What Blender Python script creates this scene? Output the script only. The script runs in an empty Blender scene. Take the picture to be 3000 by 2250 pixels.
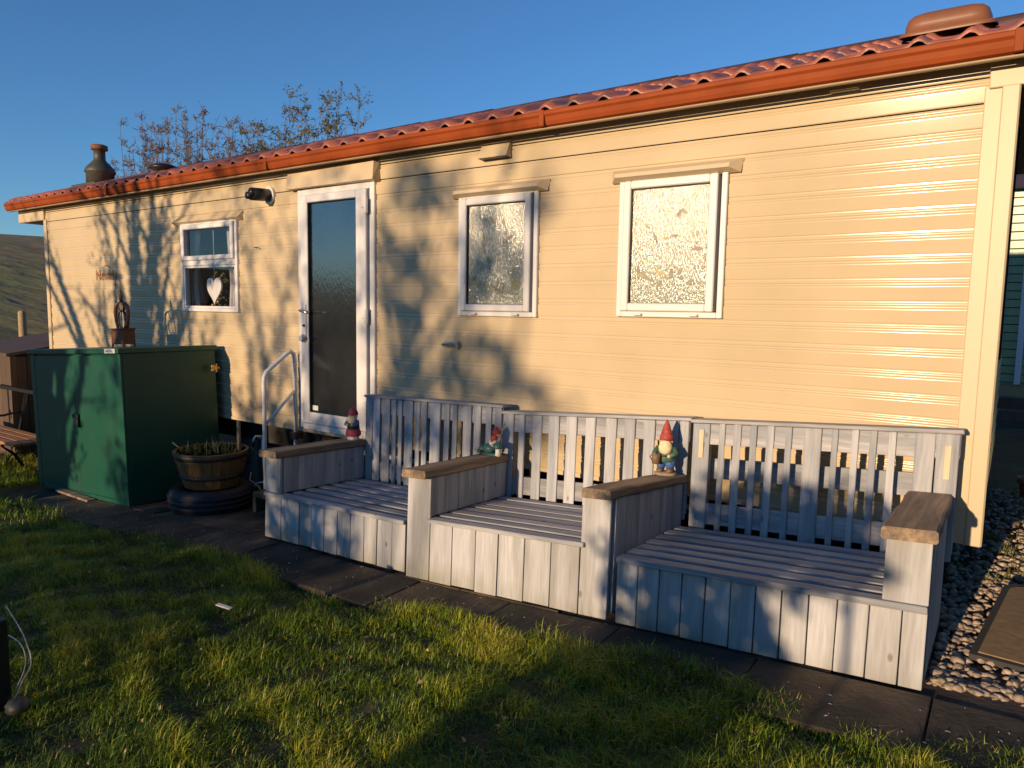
import bpy, math, random
import numpy as np
from mathutils import Vector, Matrix
random.seed(7); RNG = np.random.default_rng(11)
scene = bpy.context.scene
COL = scene.collection

# ------------------------------------------------------------------ camera, sky, sun, exposure
FPX, YAW, PIT, ROL = 2091.41, -0.60876, -0.10274, 0.01704
CAM = Vector((0.0599, -3.8557, 1.55))
Fv = Vector((math.sin(YAW)*math.cos(PIT), math.cos(YAW)*math.cos(PIT), math.sin(PIT)))
Rv = Vector((math.cos(YAW), -math.sin(YAW), 0)); Uv = Rv.cross(Fv)
R2 = Rv*math.cos(ROL) + Uv*math.sin(ROL); U2 = -Rv*math.sin(ROL) + Uv*math.cos(ROL)
cd = bpy.data.cameras.new('camera'); cam = bpy.data.objects.new('camera', cd); COL.objects.link(cam)
cam.matrix_world = Matrix(((R2.x, U2.x, -Fv.x, CAM.x), (R2.y, U2.y, -Fv.y, CAM.y), (R2.z, U2.z, -Fv.z, CAM.z), (0, 0, 0, 1)))
cd.sensor_fit = 'HORIZONTAL'; cd.sensor_width = 36; cd.lens = 36*FPX/3000; cd.clip_end = 3000; cd.clip_start = 0.05
scene.camera = cam

SUN_T, SUN_E = 0.10, 0.16                      # light travels (SUN_T, 1, -SUN_E)
SUN_EL = math.atan2(SUN_E, math.hypot(1, SUN_T))
w = bpy.data.worlds.new('World'); scene.world = w; w.use_nodes = True
wn = w.node_tree.nodes; bg = wn['Background']
sky = wn.new('ShaderNodeTexSky'); sky.sky_type = 'NISHITA'; sky.sun_disc = False
sky.sun_elevation = SUN_EL; sky.sun_rotation = math.pi + SUN_T
sky.altitude = 150; sky.air_density = 1.0; sky.dust_density = 0.0; sky.ozone_density = 5.2
w.node_tree.links.new(sky.outputs[0], bg.inputs[0]); bg.inputs[1].default_value = 0.15
sd = bpy.data.lights.new('sun', 'SUN'); sd.energy = 5.0; sd.angle = math.radians(0.53); sd.color = (1.0, 0.71, 0.44)
sun = bpy.data.objects.new('sun', sd); COL.objects.link(sun)
sun.rotation_euler = Vector((SUN_T, 1, -SUN_E)).to_track_quat('-Z', 'Y').to_euler(); sun.location = (-3, -30, 12)
vs = scene.view_settings; vs.view_transform = 'Standard'; vs.look = 'None'; vs.gamma = 1; vs.exposure = 0.18
vs.use_curve_mapping = False

# ------------------------------------------------------------------ materials
MATS = {}
def mat(name, col, rough=0.6, var=0.0, scale=8.0, stretch=(1, 1, 1), bump=0.0, bscale=None, col2=None, c2amt=0.5, c2scale=2.0,
        rnd=0.0, spec=0.5, metal=0.0, coat=0.0, coords='Object', trans=0.0, detail=4.0):
    m = bpy.data.materials.new(name); m.use_nodes = True; nt = m.node_tree; n = nt.nodes; l = nt.links
    b = n['Principled BSDF']; b.inputs['Roughness'].default_value = rough; b.inputs['Metallic'].default_value = metal
    b.inputs['Specular IOR Level'].default_value = spec; b.inputs['Coat Weight'].default_value = coat
    b.inputs['Coat Roughness'].default_value = 0.08
    tc = n.new('ShaderNodeTexCoord'); mp = n.new('ShaderNodeMapping'); mp.inputs['Scale'].default_value = stretch
    if coords == 'World':
        ge = n.new('ShaderNodeNewGeometry'); l.new(ge.outputs['Position'], mp.inputs['Vector'])
    else:
        l.new(tc.outputs[coords], mp.inputs['Vector'])
    vec = mp.outputs[0]
    oi = n.new('ShaderNodeObjectInfo')
    if rnd > 0:
        cx = n.new('ShaderNodeVectorMath'); cx.operation = 'SCALE'; cx.inputs[0].default_value = (13.1, 7.7, 5.3)
        l.new(oi.outputs['Random'], cx.inputs['Scale']); ad = n.new('ShaderNodeVectorMath')
        l.new(vec, ad.inputs[0]); l.new(cx.outputs[0], ad.inputs[1]); vec = ad.outputs[0]
    base = n.new('ShaderNodeRGB'); base.outputs[0].default_value = (*col, 1); out = base.outputs[0]
    if col2 is not None:
        nz = n.new('ShaderNodeTexNoise'); nz.inputs['Scale'].default_value = c2scale; nz.inputs['Detail'].default_value = 5
        l.new(vec, nz.inputs['Vector']); rp = n.new('ShaderNodeValToRGB')
        rp.color_ramp.elements[0].position = 0.62 - c2amt*0.4; rp.color_ramp.elements[1].position = 0.78 - c2amt*0.4
        l.new(nz.outputs[0], rp.inputs[0]); mx = n.new('ShaderNodeMix'); mx.data_type = 'RGBA'
        l.new(rp.outputs[0], mx.inputs['Factor']); l.new(out, mx.inputs['A']); mx.inputs['B'].default_value = (*col2, 1); out = mx.outputs['Result']
    nz = n.new('ShaderNodeTexNoise'); nz.inputs['Scale'].default_value = scale; nz.inputs['Detail'].default_value = detail
    l.new(vec, nz.inputs['Vector'])
    if var > 0 or rnd > 0:
        mr = n.new('ShaderNodeMapRange'); mr.inputs['From Min'].default_value = 0.25; mr.inputs['From Max'].default_value = 0.75
        mr.inputs['To Min'].default_value = 1 - var; mr.inputs['To Max'].default_value = 1 + var
        l.new(nz.outputs[0], mr.inputs['Value']); val = mr.outputs[0]
        if rnd > 0:
            m2 = n.new('ShaderNodeMapRange'); m2.inputs['To Min'].default_value = 1 - rnd; m2.inputs['To Max'].default_value = 1 + rnd
            l.new(oi.outputs['Random'], m2.inputs['Value']); mu = n.new('ShaderNodeMath'); mu.operation = 'MULTIPLY'
            l.new(val, mu.inputs[0]); l.new(m2.outputs[0], mu.inputs[1]); val = mu.outputs[0]
        sc = n.new('ShaderNodeVectorMath'); sc.operation = 'SCALE'; l.new(out, sc.inputs[0]); l.new(val, sc.inputs['Scale']); out = sc.outputs[0]
    l.new(out, b.inputs['Base Color'])
    if bump > 0:
        bp = n.new('ShaderNodeBump'); bp.inputs['Strength'].default_value = 1.0; bp.inputs['Distance'].default_value = bump
        nb = nz
        if bscale:
            nb = n.new('ShaderNodeTexNoise'); nb.inputs['Scale'].default_value = bscale; nb.inputs['Detail'].default_value = 3; l.new(vec, nb.inputs['Vector'])
        l.new(nb.outputs[0], bp.inputs['Height']); l.new(bp.outputs[0], b.inputs['Normal'])
    if trans > 0:
        o = n['Material Output']; tr = n.new('ShaderNodeBsdfTranslucent'); ms = n.new('ShaderNodeMixShader'); ms.inputs[0].default_value = trans
        l.new(out, tr.inputs[0]); l.new(b.outputs[0], ms.inputs[1]); l.new(tr.outputs[0], ms.inputs[2]); l.new(ms.outputs[0], o.inputs[0])
    MATS[name] = m
    return m

CLAD = mat('cream_aluminium', (0.56, 0.455, 0.295), 0.14, var=0.05, scale=2.5, bump=0.0006, bscale=3.0, spec=0.24, coords='World', col2=(0.52, 0.425, 0.27), c2amt=.4, c2scale=.9)
TRIM = mat('cream_trim', (0.56, 0.455, 0.295), 0.42, var=0.03, scale=4, spec=0.35)
UPVC = mat('white_upvc', (0.70, 0.69, 0.67), 0.3, var=0.02, scale=6)
RUST = mat('rust_red_fascia', (0.27, 0.058, 0.014), 0.55, var=0.18, scale=5, spec=0.12, coords='World')
TILE = mat('tile_red', (0.33, 0.105, 0.06), 0.42, var=0.18, scale=14, rnd=0.14, col2=(0.16, 0.07, 0.06), c2amt=0.35, c2scale=7, bump=0.002, bscale=60)
RIDGE = mat('ridge_dark', (0.07, 0.035, 0.03), 0.6, var=0.2)
BLACK = mat('black_plastic', (0.012, 0.012, 0.013), 0.4)
VENTB = mat('vent_brown', (0.21, 0.085, 0.037), 0.45, var=0.1, scale=8)
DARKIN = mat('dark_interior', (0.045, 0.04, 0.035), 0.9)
CHASS = mat('chassis', (0.03, 0.028, 0.027), 0.9, var=0.2)
BLUE_V = mat('grey_blue_wood_upright', (0.42, 0.43, 0.44), 0.72, var=0.15, scale=10, stretch=(9, 9, 0.7), rnd=0.12, bump=0.0018,
             col2=(0.28, 0.305, 0.335), c2amt=0.5, c2scale=1.6)
BLUE_H = mat('grey_blue_wood_level', (0.37, 0.37, 0.38), 0.72, var=0.25, scale=10, stretch=(0.6, 9, 9), rnd=0.12, bump=0.0018,
             col2=(0.25, 0.265, 0.285), c2amt=0.5, c2scale=1.4)
BLUE_D = mat('grey_blue_wood_front', (0.42, 0.43, 0.44), 0.72, var=0.15, scale=10, stretch=(9, 9, 0.7), rnd=0.13, bump=0.0018,
             col2=(0.31, 0.315, 0.31), c2amt=0.42, c2scale=1.1)
def add_foot_dirt(m):
    n = m.node_tree.nodes; l = m.node_tree.links; b = n['Principled BSDF']; src = b.inputs['Base Color'].links[0].from_socket
    tc = n.new('ShaderNodeTexCoord'); sp = n.new('ShaderNodeSeparateXYZ'); l.new(tc.outputs['Object'], sp.inputs[0])
    nz = n.new('ShaderNodeTexNoise'); nz.inputs['Scale'].default_value = 9; nz.inputs['Detail'].default_value = 6; l.new(tc.outputs['Object'], nz.inputs[0])
    mr = n.new('ShaderNodeMapRange'); mr.inputs['From Min'].default_value = 0.16; mr.inputs['From Max'].default_value = 0.0; l.new(sp.outputs[2], mr.inputs[0])
    ml = n.new('ShaderNodeMath'); ml.operation = 'MULTIPLY'; l.new(mr.outputs[0], ml.inputs[0]); l.new(nz.outputs[0], ml.inputs[1])
    mx = n.new('ShaderNodeMix'); mx.data_type = 'RGBA'; l.new(ml.outputs[0], mx.inputs['Factor']); l.new(src, mx.inputs['A'])
    mx.inputs['B'].default_value = (0.16, 0.15, 0.055, 1); l.new(mx.outputs['Result'], b.inputs['Base Color'])
add_foot_dirt(BLUE_D)
def add_knots(m, st):
    n = m.node_tree.nodes; l = m.node_tree.links; b = n['Principled BSDF']; src = b.inputs['Base Color'].links[0].from_socket
    tc = n.new('ShaderNodeTexCoord'); mp = n.new('ShaderNodeMapping'); mp.inputs['Scale'].default_value = st; l.new(tc.outputs['Object'], mp.inputs[0])
    vo = n.new('ShaderNodeTexVoronoi'); vo.inputs['Scale'].default_value = 1; l.new(mp.outputs[0], vo.inputs['Vector'])
    mr = n.new('ShaderNodeMapRange'); mr.inputs['From Min'].default_value = .055; mr.inputs['From Max'].default_value = .11; mr.inputs['To Min'].default_value = .75; mr.inputs['To Max'].default_value = 0; l.new(vo.outputs['Distance'], mr.inputs[0])
    mx = n.new('ShaderNodeMix'); mx.data_type = 'RGBA'; l.new(mr.outputs[0], mx.inputs['Factor']); l.new(src, mx.inputs['A']); mx.inputs['B'].default_value = (.16, .125, .09, 1); l.new(mx.outputs['Result'], b.inputs['Base Color'])
for m_, st_ in ((BLUE_V, (9, 9, 5)), (BLUE_D, (9, 9, 5)), (BLUE_H, (5, 9, 9))): add_knots(m_, st_)
PALE = mat('pale_bare_wood', (0.62, 0.50, 0.33), 0.7, var=0.12, scale=8, stretch=(9, 9, 0.7))
PLANK = mat('weathered_brown_plank', (0.31, 0.22, 0.135), 0.75, var=0.35, scale=9, stretch=(9, 0.6, 9), rnd=0.1, bump=0.003,
            col2=(0.17, 0.125, 0.085), c2amt=0.5, c2scale=1.6)
GREEN = mat('shed_green', (0.005, 0.072, 0.044), 0.42, var=0.06, scale=6, bump=0.003, bscale=2.6, col2=(0.012, 0.07, 0.042), c2amt=.4, c2scale=3)
GREEND = mat('shed_green_edge', (0.008, 0.08, 0.05), 0.4, var=0.06)
LATCH = mat('black_iron', (0.01, 0.01, 0.011), 0.45, var=0.1)
STEEL = mat('steel', (0.55, 0.55, 0.55), 0.3, metal=1.0)
WHITEP = mat('white_paint_tube', (0.72, 0.72, 0.73), 0.35, var=0.08, scale=12)
RUSTY = mat('rusty_iron', (0.16, 0.065, 0.03), 0.7, var=0.35, scale=30, bump=0.001)
TERRA = mat('terracotta', (0.45, 0.17, 0.07), 0.7, var=0.15)
CHIM = mat('soot_green_metal', (0.055, 0.055, 0.042), 0.55, var=0.25, scale=12)
RUBBER = mat('tyre_rubber', (0.018, 0.018, 0.019), 0.65, var=0.2, scale=20)
OAK = mat('barrel_oak', (0.20, 0.105, 0.035), 0.6, var=0.3, scale=8, stretch=(8, 8, 0.7), rnd=0.08, bump=0.002)
HOOP = mat('barrel_hoop', (0.05, 0.045, 0.03), 0.55, var=0.2)
SOIL = mat('soil', (0.035, 0.025, 0.016), 0.95, var=0.4, scale=25, bump=0.01)
DKWOOD = mat('dark_brown_store_wood', (0.095, 0.06, 0.036), 0.7, var=0.3, scale=9, stretch=(8, 8, 0.7), rnd=0.15, bump=0.002)
SLATW = mat('orange_seat_wood', (0.36, 0.18, 0.075), 0.6, var=0.3, scale=8, stretch=(0.7, 9, 9), bump=0.001)
POSTW = mat('fence_post_wood', (0.34, 0.25, 0.13), 0.8, var=0.25, scale=9, stretch=(8, 8, 0.7))
SLAB = mat('paving', (0.085, 0.060, 0.038), 0.92, var=0.5, scale=7, bump=0.004, bscale=40, coords='World', rnd=0.08, col2=(0.036, 0.030, 0.018), c2amt=0.55, c2scale=2.6)
STONE = mat('gravel_stone', (0.33, 0.26, 0.19), 0.85, var=0.6, scale=38, coords='World', detail=1)
GRND = mat('ground_earth', (0.055, 0.055, 0.02), 0.95, var=0.4, scale=6, bump=0.012, bscale=14, coords='World', col2=(0.05, 0.036, 0.022), c2amt=0.5, c2scale=1.2)
HILL = mat('hill_field', (0.19, 0.125, 0.055), 0.95, var=0.45, scale=0.9, stretch=(0.25, 1, 1), bump=0.25, bscale=0.8, coords='World',
           col2=(0.13, 0.135, 0.03), c2amt=0.5, c2scale=0.06)
LEAF = mat('evergreen_leaf', (0.035, 0.075, 0.02), 0.6, var=0.4, scale=3, coords='World', trans=0.25)
LEAFS = mat('spring_leaf', (0.12, 0.13, 0.028), 0.6, var=0.45, scale=1.2, coords='World', trans=0.3)
LEAFB = mat('brown_bud', (0.16, 0.09, 0.05), 0.7, var=0.4, scale=1.5, coords='World', trans=0.15)
BARK = mat('bark', (0.11, 0.08, 0.055), 0.9, var=0.35, scale=12, bump=0.004)
CLOTH = mat('white_curtain', (0.75, 0.75, 0.74), 0.9, var=0.05, trans=0.35)
HEARTM = mat('white_heart_paint', (0.74, 0.74, 0.70), 0.6)
YEL = mat('yellow_flower', (0.70, 0.40, 0.02), 0.7, var=0.2)
REDM = mat('gnome_red', (0.36, 0.055, 0.04), 0.65, var=0.4, scale=45)
PINKRED = mat('gnome_crimson', (0.42, 0.05, 0.08), 0.6, var=0.4, scale=45)
CREAM = mat('gnome_beard', (0.74, 0.60, 0.36), 0.7, var=0.15, scale=50, bump=0.002)
SKIN = mat('gnome_skin', (0.72, 0.42, 0.28), 0.5, var=0.08)
GGREEN = mat('gnome_green', (0.05, 0.13, 0.085), 0.6, var=0.45, scale=45)
GTEAL = mat('gnome_teal', (0.04, 0.12, 0.12), 0.45, var=0.3, scale=25)
GBLUE = mat('gnome_blue', (0.05, 0.12, 0.34), 0.5, var=0.4, scale=45)
GROCK = mat('gnome_rock', (0.28, 0.21, 0.15), 0.8, var=0.3, scale=30)
GWHITE = mat('gnome_white', (0.72, 0.68, 0.58), 0.5, var=0.1)
GBROWN = mat('gnome_brown', (0.17, 0.11, 0.06), 0.6, var=0.25, scale=25)
GDARK = mat('gnome_dark', (0.02, 0.022, 0.02), 0.5)
GOLD = mat('gold_ornament', (0.55, 0.36, 0.12), 0.4, metal=0.6, var=0.2)
LETTER = mat('faded_red_lettering', (0.42, 0.19, 0.09), 0.6, var=0.35, scale=40)
LABEL = mat('white_label', (0.70, 0.70, 0.66), 0.5)
GREYT = mat('grey_print', (0.2, 0.2, 0.2), 0.6)
LEAFP = mat('film_leaf_ochre', (0.36, 0.29, 0.10), 0.5, var=0.3, scale=20)
LEAFG = mat('film_leaf_grey', (0.23, 0.21, 0.15), 0.5, var=0.3, scale=20)
NBRG = mat('neighbour_green', (0.23, 0.32, 0.17), 0.3, var=0.06)
NBRW = mat('neighbour_white', (0.6, 0.62, 0.66), 0.4)
GLASSB = mat('dark_reflecting_glass', (0.008, 0.010, 0.012), 0.04, spec=0.9)
HOSEG = mat('hose_green', (0.09, 0.13, 0.06), 0.5)
STRAW = mat('dry_stalk', (0.42, 0.34, 0.18), 0.8, var=0.2)
MATBR = mat('brown_mat', (0.23, 0.155, 0.075), 0.9, var=0.2, scale=30, bump=0.003)
MATBD = mat('dark_mat_border', (0.035, 0.035, 0.033), 0.8, var=0.2)
SHADOWFIG = mat('shadow_figure_stone', (0.35, 0.33, 0.29), 0.8, var=0.2)
CABLE = mat('pale_cable', (0.55, 0.52, 0.45), 0.5)
BRICKM = mat('blockwork', (0.16, 0.15, 0.14), 0.9, var=0.2)

def textured_glass(name, col, rough, dist, sx, sz, spec):
    m = bpy.data.materials.new(name); m.use_nodes = True; n = m.node_tree.nodes; l = m.node_tree.links; b = n['Principled BSDF']
    b.inputs['Base Color'].default_value = (*col, 1); b.inputs['Roughness'].default_value = rough; b.inputs['Specular IOR Level'].default_value = 0.5; b.inputs['IOR'].default_value = spec
    tc = n.new('ShaderNodeTexCoord'); mp = n.new('ShaderNodeMapping'); mp.inputs['Scale'].default_value = (sx, 1, sz); l.new(tc.outputs['Object'], mp.inputs[0])
    a = n.new('ShaderNodeTexNoise'); a.inputs['Scale'].default_value = 1; a.inputs['Detail'].default_value = 3; l.new(mp.outputs[0], a.inputs[0])
    bp = n.new('ShaderNodeBump'); bp.inputs['Distance'].default_value = dist; l.new(a.outputs[0], bp.inputs['Height']); l.new(bp.outputs[0], b.inputs['Normal'])
    mr = n.new('ShaderNodeMapRange'); mr.inputs['From Min'].default_value = .3; mr.inputs['From Max'].default_value = .7; mr.inputs['To Min'].default_value = .55; mr.inputs['To Max'].default_value = 1.25
    l.new(a.outputs[0], mr.inputs[0]); sc = n.new('ShaderNodeVectorMath'); sc.operation = 'SCALE'; sc.inputs[0].default_value = col; l.new(mr.outputs[0], sc.inputs['Scale']); l.new(sc.outputs[0], b.inputs['Base Color'])
    return m
OBSC = textured_glass('obscured_rain_glass', (0.27, 0.29, 0.215), 0.14, 0.0042, 240, 36, 1.9)
DOORG = textured_glass('obscured_door_glass', (0.012, 0.014, 0.013), 0.10, 0.0010, 120, 22, 2.7)
gm = bpy.data.materials.new('clear_glass'); gm.use_nodes = True; _n = gm.node_tree.nodes; _l = gm.node_tree.links
_t = _n.new('ShaderNodeBsdfTransparent'); _g = _n.new('ShaderNodeBsdfGlossy'); _g.inputs['Roughness'].default_value = 0.02
_f = _n.new('ShaderNodeFresnel'); _f.inputs['IOR'].default_value = 2.0; _m = _n.new('ShaderNodeMixShader')
_ge = _n.new('ShaderNodeNewGeometry'); _s = _n.new('ShaderNodeMath'); _s.operation = 'SUBTRACT'; _s.inputs[0].default_value = 1; _l.new(_ge.outputs['Backfacing'], _s.inputs[1]); _p = _n.new('ShaderNodeMath'); _p.operation = 'MULTIPLY'; _l.new(_s.outputs[0], _p.inputs[0]); _l.new(_f.outputs[0], _p.inputs[1]); _l.new(_p.outputs[0], _m.inputs[0]); _l.new(_t.outputs[0], _m.inputs[1]); _l.new(_g.outputs[0], _m.inputs[2]); _l.new(_m.outputs[0], _n['Material Output'].inputs[0])
CLEAR = gm

# ------------------------------------------------------------------ mesh helpers
class MB:
    def __init__(s): s.v = []; s.f = []
    def add(s, vs, fs):
        o = len(s.v); s.v += [tuple(q) for q in vs]; s.f += [tuple(i+o for i in q) for q in fs]
    def box(s, x0, x1, y0, y1, z0, z1, c=0.0, M=None, jit=0.0):
        if x0 > x1: x0, x1 = x1, x0
        c = min(c, (x1-x0)*.45, (y1-y0)*.45, (z1-z0)*.45)
        if c <= 0:
            vs = [(x, y, z) for z in (z0, z1) for y in (y0, y1) for x in (x0, x1)]
            fs = [(0, 2, 3, 1), (4, 5, 7, 6), (0, 1, 5, 4), (2, 6, 7, 3), (0, 4, 6, 2), (1, 3, 7, 5)]
        else:
            vs = []; idx = {}
            for iz in (0, 1):
                for iy in (0, 1):
                    for ix in (0, 1):
                        X = (x0, x1)[ix]; Y = (y0, y1)[iy]; Z = (z0, z1)[iz]; sx, sy, sz = (c, -c)[ix], (c, -c)[iy], (c, -c)[iz]
                        for a, q in enumerate(((X, Y+sy, Z+sz), (X+sx, Y, Z+sz), (X+sx, Y+sy, Z))):
                            idx[ix, iy, iz, a] = len(vs); vs.append(q)
            I = idx; fs = []
            for a in range(3):
                for k in (0, 1):
                    q = []
                    for (m, n_) in ((0, 0), (1, 0), (1, 1), (0, 1)):
                        t = [m, n_]; t.insert(a, k); q.append(I[(*t, a)])
                    if (k == 0) != (a == 1): q.reverse()
                    fs.append(tuple(q))
            for a in range(3):
                o1, o2 = [(1, 2), (2, 0), (0, 1)][a]
                for k1 in (0, 1):
                    for k2 in (0, 1):
                        def cr(k, f):
                            t = [0, 0, 0]; t[a] = k; t[o1] = k1; t[o2] = k2; return I[(*t, f)]
                        q = [cr(0, o1), cr(1, o1), cr(1, o2), cr(0, o2)]
                        if k1 == k2: q.reverse()
                        fs.append(tuple(q))
            for ix in (0, 1):
                for iy in (0, 1):
                    for iz in (0, 1):
                        q = [I[ix, iy, iz, 0], I[ix, iy, iz, 1], I[ix, iy, iz, 2]]
                        if (ix+iy+iz) % 2 == 0: q.reverse()
                        fs.append(tuple(q))
        if jit: vs = [(a+random.uniform(-jit, jit), b+random.uniform(-jit, jit), c_+random.uniform(-jit, jit)) for a, b, c_ in vs]
        if M is not None: vs = [tuple(M @ Vector(q)) for q in vs]
        s.add(vs, fs); return s
    def tube(s, pts, r, n=8, cap=True):
        P = [Vector(q) for q in pts]; rs = r if isinstance(r, (list, tuple)) else [r]*len(P); vs = []; prev = None
        for i, q in enumerate(P):
            d = (P[min(i+1, len(P)-1)]-P[max(i-1, 0)])
            d = d.normalized() if d.length > 1e-9 else Vector((0, 0, 1))
            a = prev if prev is not None else (Vector((1, 0, 0)) if abs(d.x) < .8 else Vector((0, 1, 0)))
            a = (a-d*a.dot(d)).normalized(); b = d.cross(a); prev = a
            vs += [tuple(q+(a*math.cos(t)+b*math.sin(t))*rs[i]) for t in [2*math.pi*k/n for k in range(n)]]
        fs = [(i*n+k, i*n+(k+1) % n, (i+1)*n+(k+1) % n, (i+1)*n+k) for i in range(len(P)-1) for k in range(n)]
        if cap: fs += [tuple(range(n))[::-1], tuple((len(P)-1)*n+k for k in range(n))]
        s.add(vs, fs); return s
    def lathe(s, prof, n=24, c=(0, 0, 0), sx=1, sy=1, M=None):
        vs = [(c[0]+r*sx*math.cos(2*math.pi*k/n), c[1]+r*sy*math.sin(2*math.pi*k/n), c[2]+z) for r, z in prof for k in range(n)]
        m = len(prof)
        fs = [(i*n+k, i*n+(k+1) % n, (i+1)*n+(k+1) % n, (i+1)*n+k) for i in range(m-1) for k in range(n)]
        if prof[0][0] > 1e-6: fs.append(tuple(range(n))[::-1])
        if prof[-1][0] > 1e-6: fs.append(tuple((m-1)*n+k for k in range(n)))
        if M is not None: vs = [tuple(M @ Vector(q)) for q in vs]
        s.add(vs, fs); return s
    def ell(s, c, r, n=14, m=9, jit=0.0, M=None):
        prof = [(max(1e-4, math.sin(math.pi*i/m)), -math.cos(math.pi*i/m)) for i in range(m+1)]
        vs = [(R_*math.cos(2*math.pi*k/n)*r[0], R_*math.sin(2*math.pi*k/n)*r[1], z*r[2]) for R_, z in prof for k in range(n)]
        if jit: vs = [tuple(a*(1+random.uniform(-jit, jit)) for a in q) for q in vs]
        if M is not None: vs = [tuple(M @ Vector(q)) for q in vs]
        vs = [(a+c[0], b+c[1], d+c[2]) for a, b, d in vs]
        fs = [(i*n+k, i*n+(k+1) % n, (i+1)*n+(k+1) % n, (i+1)*n+k) for i in range(m) for k in range(n)]
        s.add(vs, fs); return s
    def prism(s, poly, y0, y1):               # polygon in xz, extruded along y
        n = len(poly); vs = [(x, y0, z) for x, z in poly]+[(x, y1, z) for x, z in poly]
        s.add(vs, [tuple(range(n)), tuple(range(2*n-1, n-1, -1))]+[(i, n+i, n+(i+1) % n, (i+1) % n) for i in range(n)]); return s
    def build(s, name, material, parent=None, smooth=False, loc=None, rot=None, fix=True):
        me = bpy.data.meshes.new(name); me.from_pydata(s.v, [], s.f)
        if fix:
            import bmesh
            bm = bmesh.new(); bm.from_mesh(me); bmesh.ops.recalc_face_normals(bm, faces=bm.faces); bm.to_mesh(me); bm.free()
        me.materials.append(material)
        if smooth: me.polygons.foreach_set('use_smooth', [True]*len(me.polygons))
        o = bpy.data.objects.new(name, me); COL.objects.link(o)
        if parent: o.parent = parent
        if loc: o.location = loc
        if rot: o.rotation_euler = rot
        return o
def bx(name, m, parent, *a, c=0.0, jit=0.0): return MB().box(*a, c=c, jit=jit).build(name, m, parent)
def tag(o, label=None, cat=None, group=None, kind=None):
    for k, v in (('label', label), ('category', cat), ('group', group), ('kind', kind)):
        if v: o[k] = v
    return o
def empty(name, loc, label=None, cat=None, group=None, rot=(0, 0, 0), kind=None):
    o = bpy.data.objects.new(name, None); COL.objects.link(o); o.location = loc; o.rotation_euler = rot; o.empty_display_size = .1
    return tag(o, label, cat, group, kind)
def ring(mb, x0, x1, z0, z1, wd, y0, y1, c=0.004, wb=None):
    wb = wb or wd
    mb.box(x0, x0+wd, y0, y1, z0, z1, c=c); mb.box(x1-wd, x1, y0, y1, z0, z1, c=c)
    mb.box(x0+wd, x1-wd, y0, y1, z1-wd, z1, c=c); mb.box(x0+wd, x1-wd, y0, y1, z0, z0+wb, c=c); return mb
def big_mesh(name, verts, faces4, material, parent=None, attr=None):
    me = bpy.data.meshes.new(name); k = faces4.shape[1]
    me.vertices.add(len(verts)); me.vertices.foreach_set('co', verts.astype(np.float32).ravel())
    me.loops.add(faces4.size); me.loops.foreach_set('vertex_index', faces4.astype(np.int32).ravel())
    me.polygons.add(len(faces4)); me.polygons.foreach_set('loop_start', np.arange(0, faces4.size, k, dtype=np.int32))
    me.update(calc_edges=True); me.materials.append(material)
    if attr is not None:
        a = me.attributes.new('tint', 'FLOAT', 'POINT'); a.data.foreach_set('value', attr.astype(np.float32))
    o = bpy.data.objects.new(name, me); COL.objects.link(o)
    if parent: o.parent = parent
    return o

# ------------------------------------------------------------------ ground
GX = [-40, -14, -7.2, -5.8, -3.97, -2.69, -1.38, -.1, 3, 8, 40]; GZ = [-.8, -.5, -.19, -.115, 0.0, .022, .105, .183, .3, .4, .6]
def g(x, y=-1.5):
    z = np.interp(x, GX, GZ); return z - 0.055*np.clip(np.asarray(y)+.956, 0, .9)
def hz(x, y):                                  # whole terrain: garden, then the rising field to the left and behind
    x = np.asarray(x, float); y = np.asarray(y, float)
    d = np.clip((-x*0.93+y*0.35)-17, 0, None)
    h = g(np.clip(x, -40, 40), y) + 17.5*(1-np.exp(-(d/95)**1.25))
    return h
def lawn_bump(x, y): return 0.018*np.sin(x*2.3+y*1.1)+0.014*np.sin(x*4.7-y*3.9+1.3)+0.01*np.sin(y*7.1+x*1.9)
xs = np.unique(np.concatenate([np.linspace(-16, 4, 101), np.linspace(-60, -16, 23), np.linspace(-400, -60, 24), np.linspace(4, 30, 14), np.linspace(30, 400, 16)]))
ys = np.unique(np.concatenate([np.linspace(-8, 4, 81), np.linspace(4, 60, 25), np.linspace(60, 400, 18), np.linspace(-50, -8, 20), np.linspace(-400, -50, 12)]))
Xg, Yg = np.meshgrid(xs, ys); Zg = hz(Xg, Yg)
lawnw = 1/(1+np.exp((Yg+1.42)*30)); near = (np.abs(Xg) < 16) & (Yg > -8)
Zg = Zg - 0.035 + np.where(near, (lawn_bump(Xg, Yg)+0.03)*lawnw, 0)
V = np.stack([Xg, Yg, Zg], -1).reshape(-1, 3); nx = len(xs)
I = np.arange(len(V)).reshape(len(ys), nx); Fq = np.stack([I[:-1, :-1], I[:-1, 1:], I[1:, 1:], I[1:, :-1]], -1).reshape(-1, 4)
farm = (Xg < -17)
ground = big_mesh('ground', V, Fq, GRND); tag(ground, kind='structure'); ground.data.materials.append(HILL)
cx = V[Fq].mean(1); sel = ((-cx[:, 0]*.93+cx[:, 1]*.35) > 14) & (cx[:, 1] > -7)
ground.data.polygons.foreach_set('material_index', sel.astype(np.int32)); ground.data.polygons.foreach_set('use_smooth', [True]*len(Fq))
tag(ground, 'uneven garden ground rising to a brown and green field on the left', None)

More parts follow.
